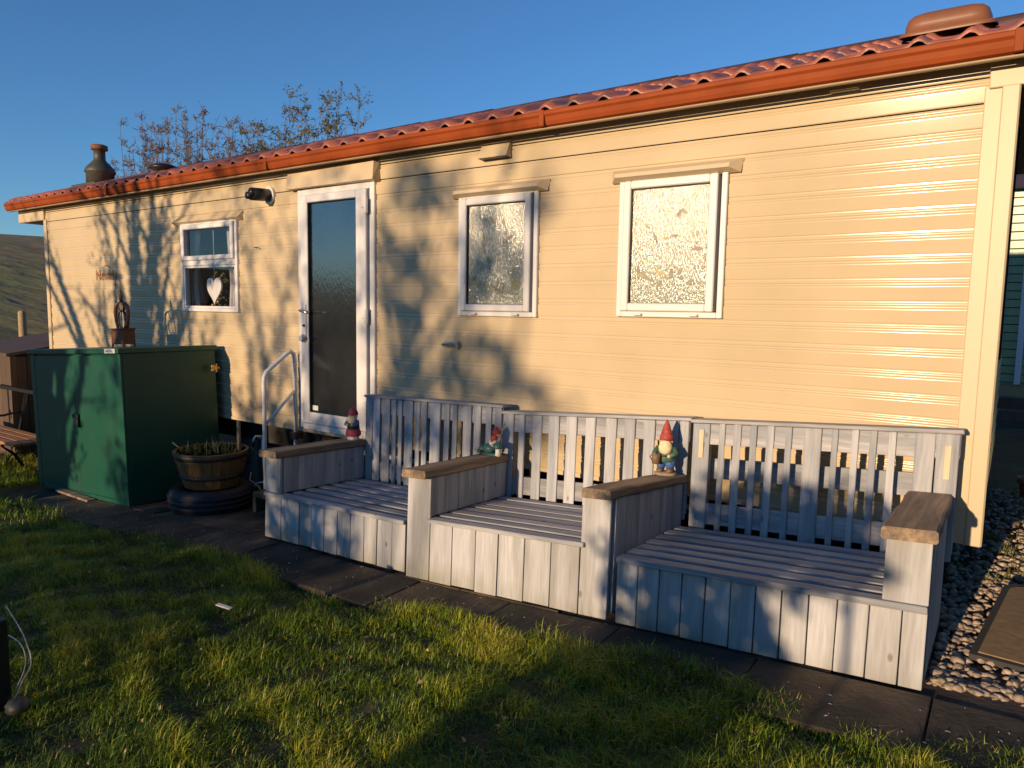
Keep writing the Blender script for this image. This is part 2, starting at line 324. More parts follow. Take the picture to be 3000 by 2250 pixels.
# paved path
path = empty('path', (0, 0, 0), kind='structure')
px = -6.9
while px < 0.35:
    wd = 0.62
    for (y0, y1) in ((-1.375, -.963), (-.957, -.498), (-.492, -.03)):
        off = 0.0 if y0 < -1 else 0.28
        a, b = px+off+.003, px+off+wd-.003; e = random.uniform(-.004, .004)
        if b > .42: b = .42
        vs = []
        for (X, Y) in ((a, y0), (b, y0), (b, y1), (a, y1)): vs.append((X, Y, float(g(X, Y))-.002+e+random.uniform(-.002, .002)))
        vb = [(q[0], q[1], q[2]-.05) for q in vs]
        ins = [(q[0]*.988+.012*(a+b)/2, q[1]*.988+.012*(y0+y1)/2, q[2]) for q in vs]; vs = [(q[0], q[1], q[2]-.004) for q in vs]
        m = MB(); m.add(ins+vs+vb, [(0, 1, 2, 3)]+[(i, 4+i, 4+(i+1) % 4, (i+1) % 4) for i in range(4)]+[(4+i, 8+i, 8+(i+1) % 4, 4+(i+1) % 4) for i in range(4)])
        m.build('paving_slab', SLAB, path)
    px += wd

db = MB()
for k in range(260):
    X, Y = random.uniform(-6.2, .3), random.uniform(-1.42, -.97) if k % 3 else random.uniform(-1.3, -.5)
    if X > -4.1 and Y > -.98: continue
    r_ = random.uniform(.003, .011); a = random.uniform(0, 6.28); z = float(g(X, Y))+.0025; c, q = math.cos(a)*r_, math.sin(a)*r_
    db.add([(X-c, Y-q, z), (X+q*.5, Y-c*.5, z+.002), (X+c, Y+q, z+.001), (X-q*.5, Y+c*.5, z+.003)], [(0, 1, 2, 3)])
tag(db.build('path_litter', mat('pale_litter', (.38, .34, .28), .8, var=.3, scale=5, coords='World'), fix=False), 'tiny pale flecks of blossom and chippings scattered on the path', 'litter', kind='stuff')

# ------------------------------------------------------------------ caravan
cv = empty('static_caravan', (-4.68, 1.5, .45), 'long cream static caravan with red tiled roof, ribbed cladding and white door', 'caravan')
def cpart(mb, name, m, parent=None, smooth=False):
    par = parent or cv
    o = mb.build(name, m, par, smooth)
    if par is cv: o.location = (4.68, -1.5, -.45)
    return o
LX, ZB, ZT, DEP = -9.36, 0.513, 2.66, 3.0
OPEN = [(-4.73, -3.90, .58, 2.46), (-6.46, -5.61, 1.51, 2.305), (-3.057, -2.453, 1.528, 2.302), (-1.85, -1.255, 1.545, 2.313)]
wall = MB()                                    # inner lining with openings
def strips(x0, x1, z0, z1):
    zs = sorted({z0, z1, *[o[2] for o in OPEN], *[o[3] for o in OPEN]})
    for a, b in zip(zs[:-1], zs[1:]):
        mid = (a+b)/2; cut = sorted([o[:2] for o in OPEN if o[2] < mid < o[3]]); x = x0
        for c0, c1 in cut:
            yield x, c0, a, b
            x = c1
        yield x, x1, a, b
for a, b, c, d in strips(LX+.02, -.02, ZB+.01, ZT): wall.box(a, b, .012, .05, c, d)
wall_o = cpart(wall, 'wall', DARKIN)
PER = .1085; SEAM = 2.385
PROF = [(0, .0), (.012, .0022), (.03, .0031), (.05, .0034), (.08, .0037), (.57, .0080), (.60, .0083), (.63, .0084), (.655, .0076), (.68, .0048), (.70, .0016), (.72, .0002), (.75, .0)]+[(.77+.15*k/6, .0002+.0040*math.sin(math.pi*k/6)) for k in range(7)]+[(.945, .0), (1, 0)]
def boards(z0, z1, x0, x1, parent, plane='front', lap=0.0):
    pr = ([(z0, -.001)] if lap and abs(z0-SEAM) < .01 else [])+[(z0+t*PER+(.0005 if lap else 0), o+lap) for t, o in PROF]; pr = [q for q in pr if q[0] <= z1+1e-6]
    def emit(P, a, b):
        if len(P) < 2 or b-a < .002: return
        n = len(P); mb = MB()
        vs = [(a, -o, z) for z, o in P]+[(b, -o, z) for z, o in P] if plane == 'front' else [(o, a, z) for z, o in P]+[(o, b, z) for z, o in P]
        mb.add(vs, [(i, n+i, n+i+1, i+1) for i in range(n-1)]); mb.build('cladding_board', CLAD, parent, True, fix=False)
    def clip(P, a, b):
        o = []
        for (q, r) in zip(P[:-1], P[1:]):
            lo, hi = max(q[0], a), min(r[0], b)
            if hi-lo > 1e-5:
                f = lambda z: q[1]+(r[1]-q[1])*(z-q[0])/(r[0]-q[0])
                if not o: o.append((lo, f(lo)))
                o.append((hi, f(hi)))
        return o
    ops = sorted([o for o in OPEN if o[3] > pr[0][0] and o[2] < pr[-1][0]]) if plane == 'front' else []
    x = x0
    for o in ops:
        emit(pr, x, o[0]); emit(clip(pr, pr[0][0], o[2]), o[0], o[1]); emit(clip(pr, o[3], pr[-1][0]), o[0], o[1]); x = o[1]
    emit(pr, x, x1)
zz = SEAM-17*PER
for k in range(20): boards(zz+k*PER, min(zz+(k+1)*PER, ZT+.02), LX, 0, wall_o, lap=.0045 if k >= 17 else 0.0)
def gable(x0, x1, z1, m, name):
    pts = [(.05, ZB+.01), (DEP, ZB+.01), (DEP, 2.72), (1.5, 3.24), (.05, 2.74)]; mb = MB(); n = len(pts)
    mb.add([(x0, y, z) for y, z in pts]+[(x1, y, z) for y, z in pts], [tuple(range(n)), tuple(range(2*n-1, n-1, -1))]+[(i, n+i, n+(i+1) % n, (i+1) % n) for i in range(n)]); return cpart(mb, name, m)
endw = gable(-.05, -.012, 3, TRIM, 'end_wall')
for k in range(20): boards(zz+k*PER, min(zz+(k+1)*PER, ZT+.02), 0, DEP, endw, 'end')
gable(LX, LX+.04, 3, TRIM, 'end_wall')
cpart(MB().box(LX, 0, DEP-.04, DEP, ZB, ZT), 'rear_wall', TRIM)
cpart(MB().box(LX, -.06, .055, DEP-.05, ZB+.0, ZB+.05), 'floor', CHASS)
cpart(MB().box(LX+.05, -.06, .9, .93, ZB+.06, 2.7), 'inner_partition', DARKIN)
cpart(MB().box(LX, .002, -.012, .01, ZB-.0, ZB+.03, c=.004), 'bottom_trim', TRIM)
# corner trims, eave block
m = MB(); m.box(-.115, .012, -.022, .0, ZB-.005, 2.56, c=.004); m.box(-.052, .014, -.034, -.02, ZB-.004, 2.56, c=.005); m.box(.0, .016, -.03, .11, ZB-.004, 2.56, c=.005); cpart(m, 'corner_trim', TRIM)
m = MB(); m.box(LX-.012, LX+.055, -.022, .0, ZB-.005, 2.52, c=.004); m.box(LX-.02, LX, -.02, .1, ZB-.003, 2.52, c=.004); cpart(m, 'corner_trim', TRIM)
cpart(MB().box(-.10, .45, -.036, .02, 2.545, 2.668, c=.004), 'eave_block', TRIM)
m = MB(); m.box(LX-.66, LX+.02, -.034, -.005, 2.51, 2.672, c=.006); m.box(LX-.66, LX-.63, -.005, DEP, 2.515, 2.67); m.box(LX-.63, LX-.02, -.005, DEP, 2.515, 2.53); cpart(m, 'eave_block', TRIM)
# roof
RX0, RX1, EZ, RZ, RY0, RYR = -10.08, .45, 2.735, 3.30, -.135, 1.5
roof = cpart(MB().prism([(0, 0)]*3, 0, 0) if False else MB(), 'roof', RIDGE) if False else None
rm = MB(); rm.add([(RX0, RY0+.03, EZ-.03), (RX1, RY0+.03, EZ-.03), (RX1, RYR, RZ-.03), (RX0, RYR, RZ-.03), (RX0, DEP+.12, EZ-.03), (RX1, DEP+.12, EZ-.03)],
                  [(0, 1, 2, 3), (3, 2, 5, 4), (0, 3, 4), (1, 5, 2)]); roof = cpart(rm, 'roof', RIDGE)
cpart(MB().box(RX0+.01, RX1-.01, -.1, DEP+.08, ZT+.012, ZT+.03), 'roof_underside', RIDGE)  # dark colour stands in for the shadow gap below the fascia
# pantile: x width .1943, course length
NC, NR = 54, 5
tw = (RX1-RX0)/NC; SL = math.hypot(RYR-RY0, RZ-EZ); cl = SL/NR; ang = math.atan2(RZ-EZ, RYR-RY0)
tp = [(0, .004), (.10, .000), (.28, -.002), (.45, .000), (.58, .009), (.68, .024), (.77, .031), (.86, .026), (.94, .012), (1.02, .004)]
tm = MB(); n = len(tp); L = cl*1.06
vs = [(x*tw, 0, z-.006) for x, z in tp]+[(x*tw, 0, z+.012) for x, z in tp]+[(x*tw, L*.30, z+.016) for x, z in tp]+[(x*tw, L, z-.004) for x, z in tp]
tm.add(vs, [(r*n+i, r*n+i+1, (r+1)*n+i+1, (r+1)*n+i) for r in range(3) for i in range(n-1)])
t0 = None
for r in range(NR):
    for c in range(NC):
        if t0 is None:
            t0 = tm.build('roof_tile', TILE, roof, True, fix=False); o = t0
        else:
            o = t0.copy(); COL.objects.link(o)
        o.parent = roof; d = r*cl-.005
        o.location = (RX0+c*tw, RY0+d*math.cos(ang)-.0, EZ+d*math.sin(ang)+.004)
        o.rotation_euler = (ang+random.uniform(-.004, .004), random.uniform(-.004, .004), 0)
m = MB()
for k in range(12):
    a = RX0+k*(RX1-RX0)/12; m.tube([(a, RYR, RZ+.0), (a+(RX1-RX0)/12+.01, RYR, RZ+.004)], [.052, .055], 10)
m.build('ridge_cap', RIDGE, roof, True)
fs = MB(); prof = [(-.155, 2.738), (-.165, 2.73), (-.165, 2.712), (-.155, 2.70), (-.150, 2.675), (-.142, 2.655), (-.12, 2.645), (-.10, 2.648), (-.10, 2.73)]
vs = [(RX0, y, z) for y, z in prof]+[(RX1, y, z) for y, z in prof]; k = len(prof)
fs.add(vs, [(i, i+1, k+i+1, k+i) for i in range(k-1)]+[(k-1, 0, k, 2*k-1), tuple(range(k)), tuple(range(2*k-1, k-1, -1))]); fs.build('fascia', RUST, roof)
MB().box(RX0+.05, RX1, -.14, -.112, 2.632, 2.643, c=.004).build('fascia_undertrim', mat('undertrim_tan', (.36, .27, .16), .5), roof)
for X in (-7.6, -5.0, -2.35, -.02): MB().box(X, X+.035, -.1685, -.10, 2.646, 2.7395, c=.003).build('fascia_joint', RUST, roof)
cpart(MB().box(-.75, -.62, -.045, -.02, 2.625, 2.632), 'gutter_clip', TRIM)
# roof fittings
m = MB(); vs = []; NP = 32
for (ins, z) in ((-.012, 0), (-.012, .016), (.012, .022), (.016, .05), (.026, .078), (.05, .096), (.09, .105)):
    for k in range(NP):
        t = 2*math.pi*k/NP; cs, sn = math.cos(t), math.sin(t); vs.append((-.37+(.20-ins)*math.copysign(abs(cs)**.35, cs), (.18-ins)*math.copysign(abs(sn)**.35, sn), z))
m.add(vs, [(r_*NP+k, r_*NP+(k+1) % NP, (r_+1)*NP+(k+1) % NP, (r_+1)*NP+k) for r_ in range(6) for k in range(NP)]+[tuple(6*NP+k for k in range(NP))])
sk = m.build('roof_vent', VENTB, cv, True); sk.location = (4.68+.05, -1.5+.55, -.45+EZ+(.55-RY0)*math.tan(ang)+.035); sk.rotation_euler = (ang*.75, 0, 0)
ch = MB().lathe([(.17, 0), (.165, .17), (.18, .18), (.185, .20), (.16, .25), (.12, .29), (.085, .33), (.07, .35), (.068, .48), (.072, .48)], 24).build('flue', CHIM, cv, True)
ch.location = (4.68-9.86, -1.5+.88, -.45+3.06); MB().lathe([(.068, .47), (.1, .475), (.1, .53), (.075, .54), (.0, .545)], 24).build('flue_cap', RUSTY, ch, True)
MB().box(-.33, .3, -.22, .2, -.03, .025, c=.01).build('flue_base', CHIM, ch)
mv = MB().lathe([(.09, 0), (.09, .03), (.17, .035), (.16, .07), (.1, .09), (0, .095)], 20).build('roof_cowl', BLACK, cv, True); mv.location = (4.68-8.45, -1.5+.95, -.45+EZ+(.95-RY0)*math.tan(ang)+.02)

# windows
def win(x0, x1, z0, z1, kind):
    root = empty('window', (0, 0, 0)); root.parent = cv; root.location = (4.68, -1.5, -.45)
    f = ring(MB(), x0, x1, z0, z1, .032, -.028, .045); f.build('frame', UPVC, root)
    if kind == 'obscured':
        ring(MB(), x0+.034, x1-.048, z0+.034, z1-.034, .045, -.044, .02, c=.006).build('sash', UPVC, root)
        gx0, gx1, gz0, gz1 = x0+.077, x1-.091, z0+.077, z1-.077
        ring(MB(), gx0-.001, gx1+.001, gz0-.001, gz1+.001, .006, -.03, .0, c=0).build('gasket', BLACK, root)
        MB().box(gx0+.003, gx1-.003, -.012, -.004, gz0+.003, gz1-.003).build('pane', OBSC, root)
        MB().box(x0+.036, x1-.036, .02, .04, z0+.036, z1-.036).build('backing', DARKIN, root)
        for hx in (x0+.12, x1-.18): MB().box(hx, hx+.05, -.05, -.028, z0+.008, z0+.022, c=.003).build('hinge_cap', UPVC, root)
        # printed leaf sprays on the glass film
        rr = random.Random(int(-x0*100))
        W_, H_ = gx1-gx0, gz1-gz0
        for s in range(8):
            bxp, bz = gx0+rr.uniform(.08, .92)*W_, gz0+(rr.uniform(.03, .2) if s < 4 else rr.uniform(.3, .85))*H_
            an = rr.uniform(.3, 2.8); ln = rr.uniform(.04, .09); pts = []
            for q in range(6):
                t = q/5; pts.append((bxp+math.cos(an+.5*t)*ln*t*1.6, -.0135, bz+math.sin(an+.5*t)*ln*t*1.6))
            ins = [p_ for p_ in pts if gx0+.01 < p_[0] < gx1-.01 and gz0+.01 < p_[2] < gz1-.01]
            if len(ins) > 1: MB().tube(ins, .0011, 4).build('stem_print', LEAFG, root)
            for q in (1, 3, 5) if s < 4 else (2, 5):
                la = an+rr.choice((-1, 1))*rr.uniform(.5, 1.1); l_ = rr.uniform(.035, .06); w_ = l_*.26; c0 = pts[q]
                poly = []
                for a_ in range(10):
                    t = a_/10*2*math.pi; u = (1-math.cos(t))/2*l_; v = math.sin(t)*w_*(1-.35*u/l_)
                    X = c0[0]+u*math.cos(la)-v*math.sin(la); Z = c0[2]+u*math.sin(la)+v*math.cos(la)
                    poly.append((min(max(X, gx0+.006), gx1-.006), min(max(Z, gz0+.006), gz1-.006)))
                lp = MB(); lp.add([(X, -.0138-.0002*q, Z) for X, Z in poly], [tuple(range(10))]); lp.build('leaf_print', rr.choice((LEAFP, LEAFG)), root, fix=False)
    else:
        zm = z0+.455*(z1-z0)+.07
        MB().box(x0+.032, x1-.032, -.028, .04, zm-.025, zm+.025, c=.004).build('transom', UPVC, root)
        ring(MB(), x0+.034, x1-.04, zm+.024, z1-.034, .042, -.044, .02, c=.006).build('sash', UPVC, root)
        ring(MB(), x0+.033, x1-.033, z0+.033, zm-.026, .02, -.02, .02, c=.003).build('bead', UPVC, root)
        MB().box(x0+.074, x1-.08, -.006, -.002, zm+.064, z1-.074).build('pane', CLEAR, root)
        MB().box(x0+.052, x1-.052, -.006, -.002, z0+.052, zm-.045).build('pane', CLEAR, root)
    hx0, hx1 = x0-.06, x1+.075
    if kind == 'obscured':
        h = MB(); zt = SEAM-.015 if kind == 'obscured' else z1+.06
        P0 = [(hx0, -.006, zt), (hx1, -.006, zt), (hx1-.01, -.02, zt-.075), (hx1-.06, -.075, zt-.052), (hx0+.05, -.075, zt-.052), (hx0+.008, -.02, zt-.075), (hx0+.05, -.07, zt-.03), (hx1-.055, -.07, zt-.03)]
        h.add(P0, [(0, 1, 7, 6), (6, 7, 3, 4), (1, 2, 3, 7), (0, 6, 4, 5), (4, 3, 2, 5), (0, 5, 2, 1)])
    else:
        h = MB(); zt = z1+.055; h.add([(hx0-.03, -.008, zt), (hx1, -.008, zt), (hx1, -.01, zt-.085), (hx1-.01, -.06, zt-.06), (hx0-.03, -.06, zt-.06), (hx0-.03, -.01, zt-.085)], [(0, 1, 3, 4), (1, 2, 3), (0, 4, 5), (4, 3, 2, 5), (0, 5, 2, 1)])
    h.build('rain_hood', TRIM, root)
    return root
WL = (-6.48, -5.59, 1.49, 2.325); WM = (-3.077, -2.433, 1.508, 2.322); WR = (-1.87, -1.235, 1.525, 2.333)
tag(win(*WL, 'clear'), 'two-light window with white frame'); tag(win(*WM, 'obscured'), 'obscured window half in tree shade'); tag(win(*WR, 'obscured'), 'sunlit obscured window with leaf film')
# door
dr = empty('door', (4.68, -1.5, -.45)); dr.parent = cv
m = MB(); m.box(-4.755, -4.70, -.03, .045, .555, 2.485, c=.004); m.box(-3.93, -3.878, -.03, .045, .555, 2.485, c=.004); m.box(-4.70, -3.93, -.03, .045, 2.435, 2.485, c=.004); m.box(-4.70, -3.93, -.045, .045, .545, .595, c=.004); m.build('frame', UPVC, dr)
m = MB(); m.box(-4.697, -4.612, -.052, .02, .60, 2.432, c=.005); m.box(-4.056, -3.945, -.052, .02, .60, 2.432, c=.005); m.box(-4.612, -4.056, -.052, .02, 2.375, 2.432, c=.005); m.box(-4.612, -4.056, -.052, .02, .60, .695, c=.005); m.build('leaf', UPVC, dr)
ring(MB(), -4.613, -4.055, .694, 2.376, .008, -.045, 0, c=0).build('gasket', BLACK, dr)
MB().box(-4.606, -4.062, -.026, -.016, .70, 2.37).build('pane', DOORG, dr)
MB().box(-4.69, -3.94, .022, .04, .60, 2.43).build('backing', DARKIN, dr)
hd = MB().box(-4.668, -4.63, -.062, -.05, 1.30, 1.57, c=.004).build('handle_plate', UPVC, dr)
MB().tube([(-4.655, -.06, 1.52), (-4.655, -.10, 1.52), (-4.60, -.105, 1.51), (-4.55, -.10, 1.505)], .010, 8).build('handle', STEEL, hd, True)
MB().tube([(-4.65, -.062, 1.40), (-4.65, -.072, 1.40)], .011, 10).build('keyhole', BLACK, hd)
lk = MB().tube([(-4.655, -.05, 1.295), (-4.655, -.07, 1.295)], .034, 16).build('lock', STEEL, dr); MB().tube([(-4.655, -.07, 1.295), (-4.655, -.10, 1.295)], .022, 12).build('lock_knob', UPVC, lk)
for z in (2.32, 1.50, .80):
    m = MB(); m.box(-3.985, -3.935, -.066, -.05, z-.03, z+.03, c=.006); m.tube([(-3.932, -.064, z-.07), (-3.932, -.064, z+.04)], .016, 10); m.build('hinge', UPVC, dr)
MB().box(-4.595, -4.53, -.029, -.0265, .71, .75).build('sticker', LABEL, dr)
h = MB(); h.add([(-4.84, -.012, 2.49), (-4.84, -.012, 2.625), (-3.835, -.012, 2.625), (-3.835, -.012, 2.48), (-3.84, -.085, 2.488), (-4.83, -.085, 2.488), (-4.83, -.062, 2.61), (-3.85, -.062, 2.62)],
               [(1, 2, 7, 6), (6, 7, 4, 5), (2, 3, 4, 7), (1, 6, 5, 0), (0, 5, 4, 3)]); h.build('rain_hood', TRIM, dr)
# vent cowl, gas flue, water inlet, lettering
vc = MB(); vc.add([(-2.88, -.008, 2.64), (-2.655, -.008, 2.64), (-2.655, -.01, 2.525), (-2.655, -.075, 2.53), (-2.88, -.075, 2.53), (-2.88, -.01, 2.525), (-2.655, -.02, 2.64), (-2.88, -.02, 2.64)], [(0, 1, 6, 7), (7, 6, 3, 4), (1, 2, 3, 6), (0, 7, 4, 5), (0, 5, 2, 1)])
cpart(vc, 'vent_cowl', TRIM)
cpart(MB().box(-2.87, -2.665, -.07, -.012, 2.528, 2.534), 'vent_slot', BLACK)
gf = cpart(MB().tube([(-5.13, -.005, 2.475), (-5.13, -.03, 2.475)], .072, 20), 'gas_flue', UPVC)
MB().tube([(-5.13, -.03, 2.475), (-5.135, -.19, 2.465)], .052, 18).build('flue_pipe', BLACK, gf, True)
for dz in (-.02, .02): MB().tube([(-5.135+dz, -.17, 2.465+dz*.6), (-5.137+dz, -.215, 2.463+dz*.6)], .03, 12).build('flue_nozzle', BLACK, gf, True)
wi = MB().box(-3.20, -3.06, -.022, -.006, 1.285, 1.325, c=.004); wi.tube([(-3.185, -.02, 1.305), (-3.185, -.05, 1.305), (-3.11, -.06, 1.31)], .012, 8); wi.box(-3.085, -3.068, -.035, -.02, 1.278, 1.332, c=.003)
cpart(wi, 'water_inlet', STEEL)
cpart(MB().box(-5.37, -5.31, -.009, -.007, 2.05, 2.056).box(-5.33, -5.322, -.009, -.007, 2.04, 2.045).box(-5.29, -5.28, -.0095, -.007, 2.036, 2.046), 'screw_hole', BLACK)
def text_mesh(s, size, name, material, parent, loc, rot, sx=1.0):
    cu = bpy.data.curves.new(name, 'FONT'); cu.body = s; cu.size = size; cu.extrude = .0008; tmp = bpy.data.objects.new(name+'_tmp', cu); COL.objects.link(tmp)
    dg = bpy.context.evaluated_depsgraph_get(); me = bpy.data.meshes.new_from_object(tmp.evaluated_get(dg)); COL.objects.unlink(tmp); bpy.data.objects.remove(tmp)
    me.materials.clear(); me.materials.append(material); o = bpy.data.objects.new(name, me); COL.objects.link(o); o.parent = parent; o.location = loc; o.rotation_euler = rot; o.scale = (sx, 1, 1); return o
text_mesh('Nevada', .165, 'lettering', LETTER, cv, (4.68-8.19, -1.5-.0125, -.45+1.80), (math.pi/2, 0, 0), .92)
m = MB()
for k in range(7): m.box(-7.80+k*.022, -7.795+k*.022+.006*(k % 2), -.0135, -.0115, 1.735+.006*(k % 3), 1.765-.004*(k % 2))
cpart(m, 'lettering', LETTER)
rf = MB(); rf.prism([(-8.05, 1.925), (-7.95, 1.965), (-7.86, 1.925), (-7.95, 1.955)], -.0135, -.0115); cpart(rf, 'lettering', LETTER)
m = MB()
for k in range(6): m.box(LX+.02, LX+.03, -.0245, -.0215, .7+k*.33, .71+k*.33)
cpart(m, 'screw_head', STEEL)
# end window (right end)
ew = MB().box(.0, .022, .35, 2.7, 1.35, 2.45, c=.004).build('end_window', GLASSB, cv); ew.location = (4.68, -1.5, -.45)
# chassis below
m = MB(); m.box(LX+.2, -.3, .35, .45, .25, .5); m.box(LX+.2, -.3, 2.45, 2.55, .25, .5); cpart(m, 'chassis_beam', CHASS)
for k in range(7):
    X = LX+.6+k*1.35; m = MB().box(X, X+.25, .3, .55, float(g(X, 0))-.06, .27); cpart(m, 'support_block', BRICKM)
m = MB().box(LX, 0, DEP-.12, DEP-.02, -.7, ZB+.01); cpart(m, 'light_block_wall', BRICKM)  # unseen far-side wall added to stop daylight showing under the caravan
cpart(MB().tube([(-4.6, .3, .33), (-2, .32, .36), (-.4, .3, .38)], .02, 8), 'service_pipe', WHITEP)

# things behind the left window
for (a, b, amp, lab) in ((-6.60, -6.37, 1, 'white curtain gathered at the left side of the two-light window'), (-5.95, -5.74, -1, 'white curtain gathered at the right side of the two-light window')):
    vs = []; n = 40
    for k in range(n+1):
        t = k/n; x0_ = a+(b-a)*t; y_ = .10+.018*math.sin(t*22)
        for (z, sq) in ((1.45, .9), (1.75, .75), (2.33, 1.0)):
            xm = a if amp > 0 else b
            vs.append((xm+(x0_-xm)*sq, y_+.004*z, z))
    c = MB(); c.add(vs, [(3*k+j, 3*k+3+j, 3*k+4+j, 3*k+1+j) for k in range(n) for j in (0, 1)])
    off = [(q[0], q[1]+.003, q[2]) for q in vs]; c.add(off, [(3*k+j, 3*k+1+j, 3*k+4+j, 3*k+3+j) for k in range(n) for j in (0, 1)])
    tag(c.build('curtain', CLOTH, smooth=True, fix=False), lab, 'curtain', 'curtains in the two-light window')
hp = []
for k in range(40):
    t = 2*math.pi*k/40; hp.append((-6.045+.0072*16*math.sin(t)**3, 1.70+.0088*(13*math.cos(t)-5*math.cos(2*t)-2*math.cos(3*t)-math.cos(4*t))))
hr = MB().prism(hp, .035, .05).build('hanging_heart', HEARTM); tag(hr, 'white wooden heart hanging behind the two-light window', 'heart')
MB().tube([(-6.045, .042, 1.74), (-6.045, .042, 2.0), (-6.045, .04, 2.33)], .0025, 5).build('string', CLOTH, hr)
fl = empty('flower_vase', (-6.10, .17, 1.355), 'yellow flowers in a dark vase on the sill of the two-light window', 'flowers')
MB().lathe([(.05, 0), (.06, .08), (.035, .15), (.045, .17)], 14).build('vase', GDARK, fl, True)
m = MB(); y = MB()
for k in range(46):
    a, b = random.uniform(0, 6.28), random.uniform(.02, .16); P = (b*math.cos(a)*1.1, b*math.sin(a)*.4, .17+random.uniform(.0, .5)); y.ell(P, (.013, .013, .011), 6, 4)
    for q in range(3): m.ell((P[0]+random.uniform(-.04, .04), P[1]+random.uniform(-.02, .02), P[2]-random.uniform(0, .05)), (.022, .006, .009), 6, 4)
m.build('foliage', LEAF, fl); y.build('blossom', YEL, fl)
gn = empty('window_gonk', (-6.52, .17, 1.355), 'cone-hatted white figure with a red band behind the two-light window', 'ornament')
MB().lathe([(.075, 0), (.085, .1), (.06, .19)], 16).build('body', GWHITE, gn, True); MB().lathe([(.075, .17), (.078, .215)], 16).build('hat_band', REDM, gn, True); MB().lathe([(.075, .21), (.045, .38), (.012, .6), (0, .62)], 16).build('hat', CLOTH, gn, True)
tag(MB().box(-7.2, -5.4, .06, .9, 1.33, 1.355).build('window_shelf', DARKIN), 'dark shelf inside behind the two-light window', 'shelf')

# handrail at the door
hrl = empty('handrail', (-4.79, -.2, -.05), 'bent white tube handrail with diagonal brace beside the door', 'handrail')
def hp_(y, z): return (0, y+.2, z+.05)
pts = [hp_(-.352, -.035), hp_(-.352, .95), hp_(-.348, .99), hp_(-.33, 1.025), hp_(-.13, 1.165), hp_(-.09, 1.185), hp_(-.06, 1.165), hp_(-.05, 1.12), hp_(-.05, .38)]
MB().tube(pts, .0175, 10).build('rail', WHITEP, hrl, True); MB().tube([hp_(-.35, .60), hp_(-.05, .86)], .013, 8).build('brace', WHITEP, hrl, True)
MB().box(-.03, .03, .12, .21, .50, .56, c=.006).build('wall_bracket', RUSTY, hrl); MB().tube([hp_(-.05, .45), hp_(-.05, -.035)], .0175, 10).build('foot', WHITEP, hrl, True)
st = empty('doorstep', (-4.4, -.3, -.03), 'low timber doorstep below the white door, behind the grey bench', 'step')
for k in range(2): MB().box(-.3, .3, -.24+k*.22, -.03+k*.22, .10+.13*k, .14+.13*k, c=.006).build('tread', DKWOOD, st)
for x in (-.3, .26): MB().box(x, x+.04, -.24, .19, -.02, .10, c=.004).build('stringer', DKWOOD, st)

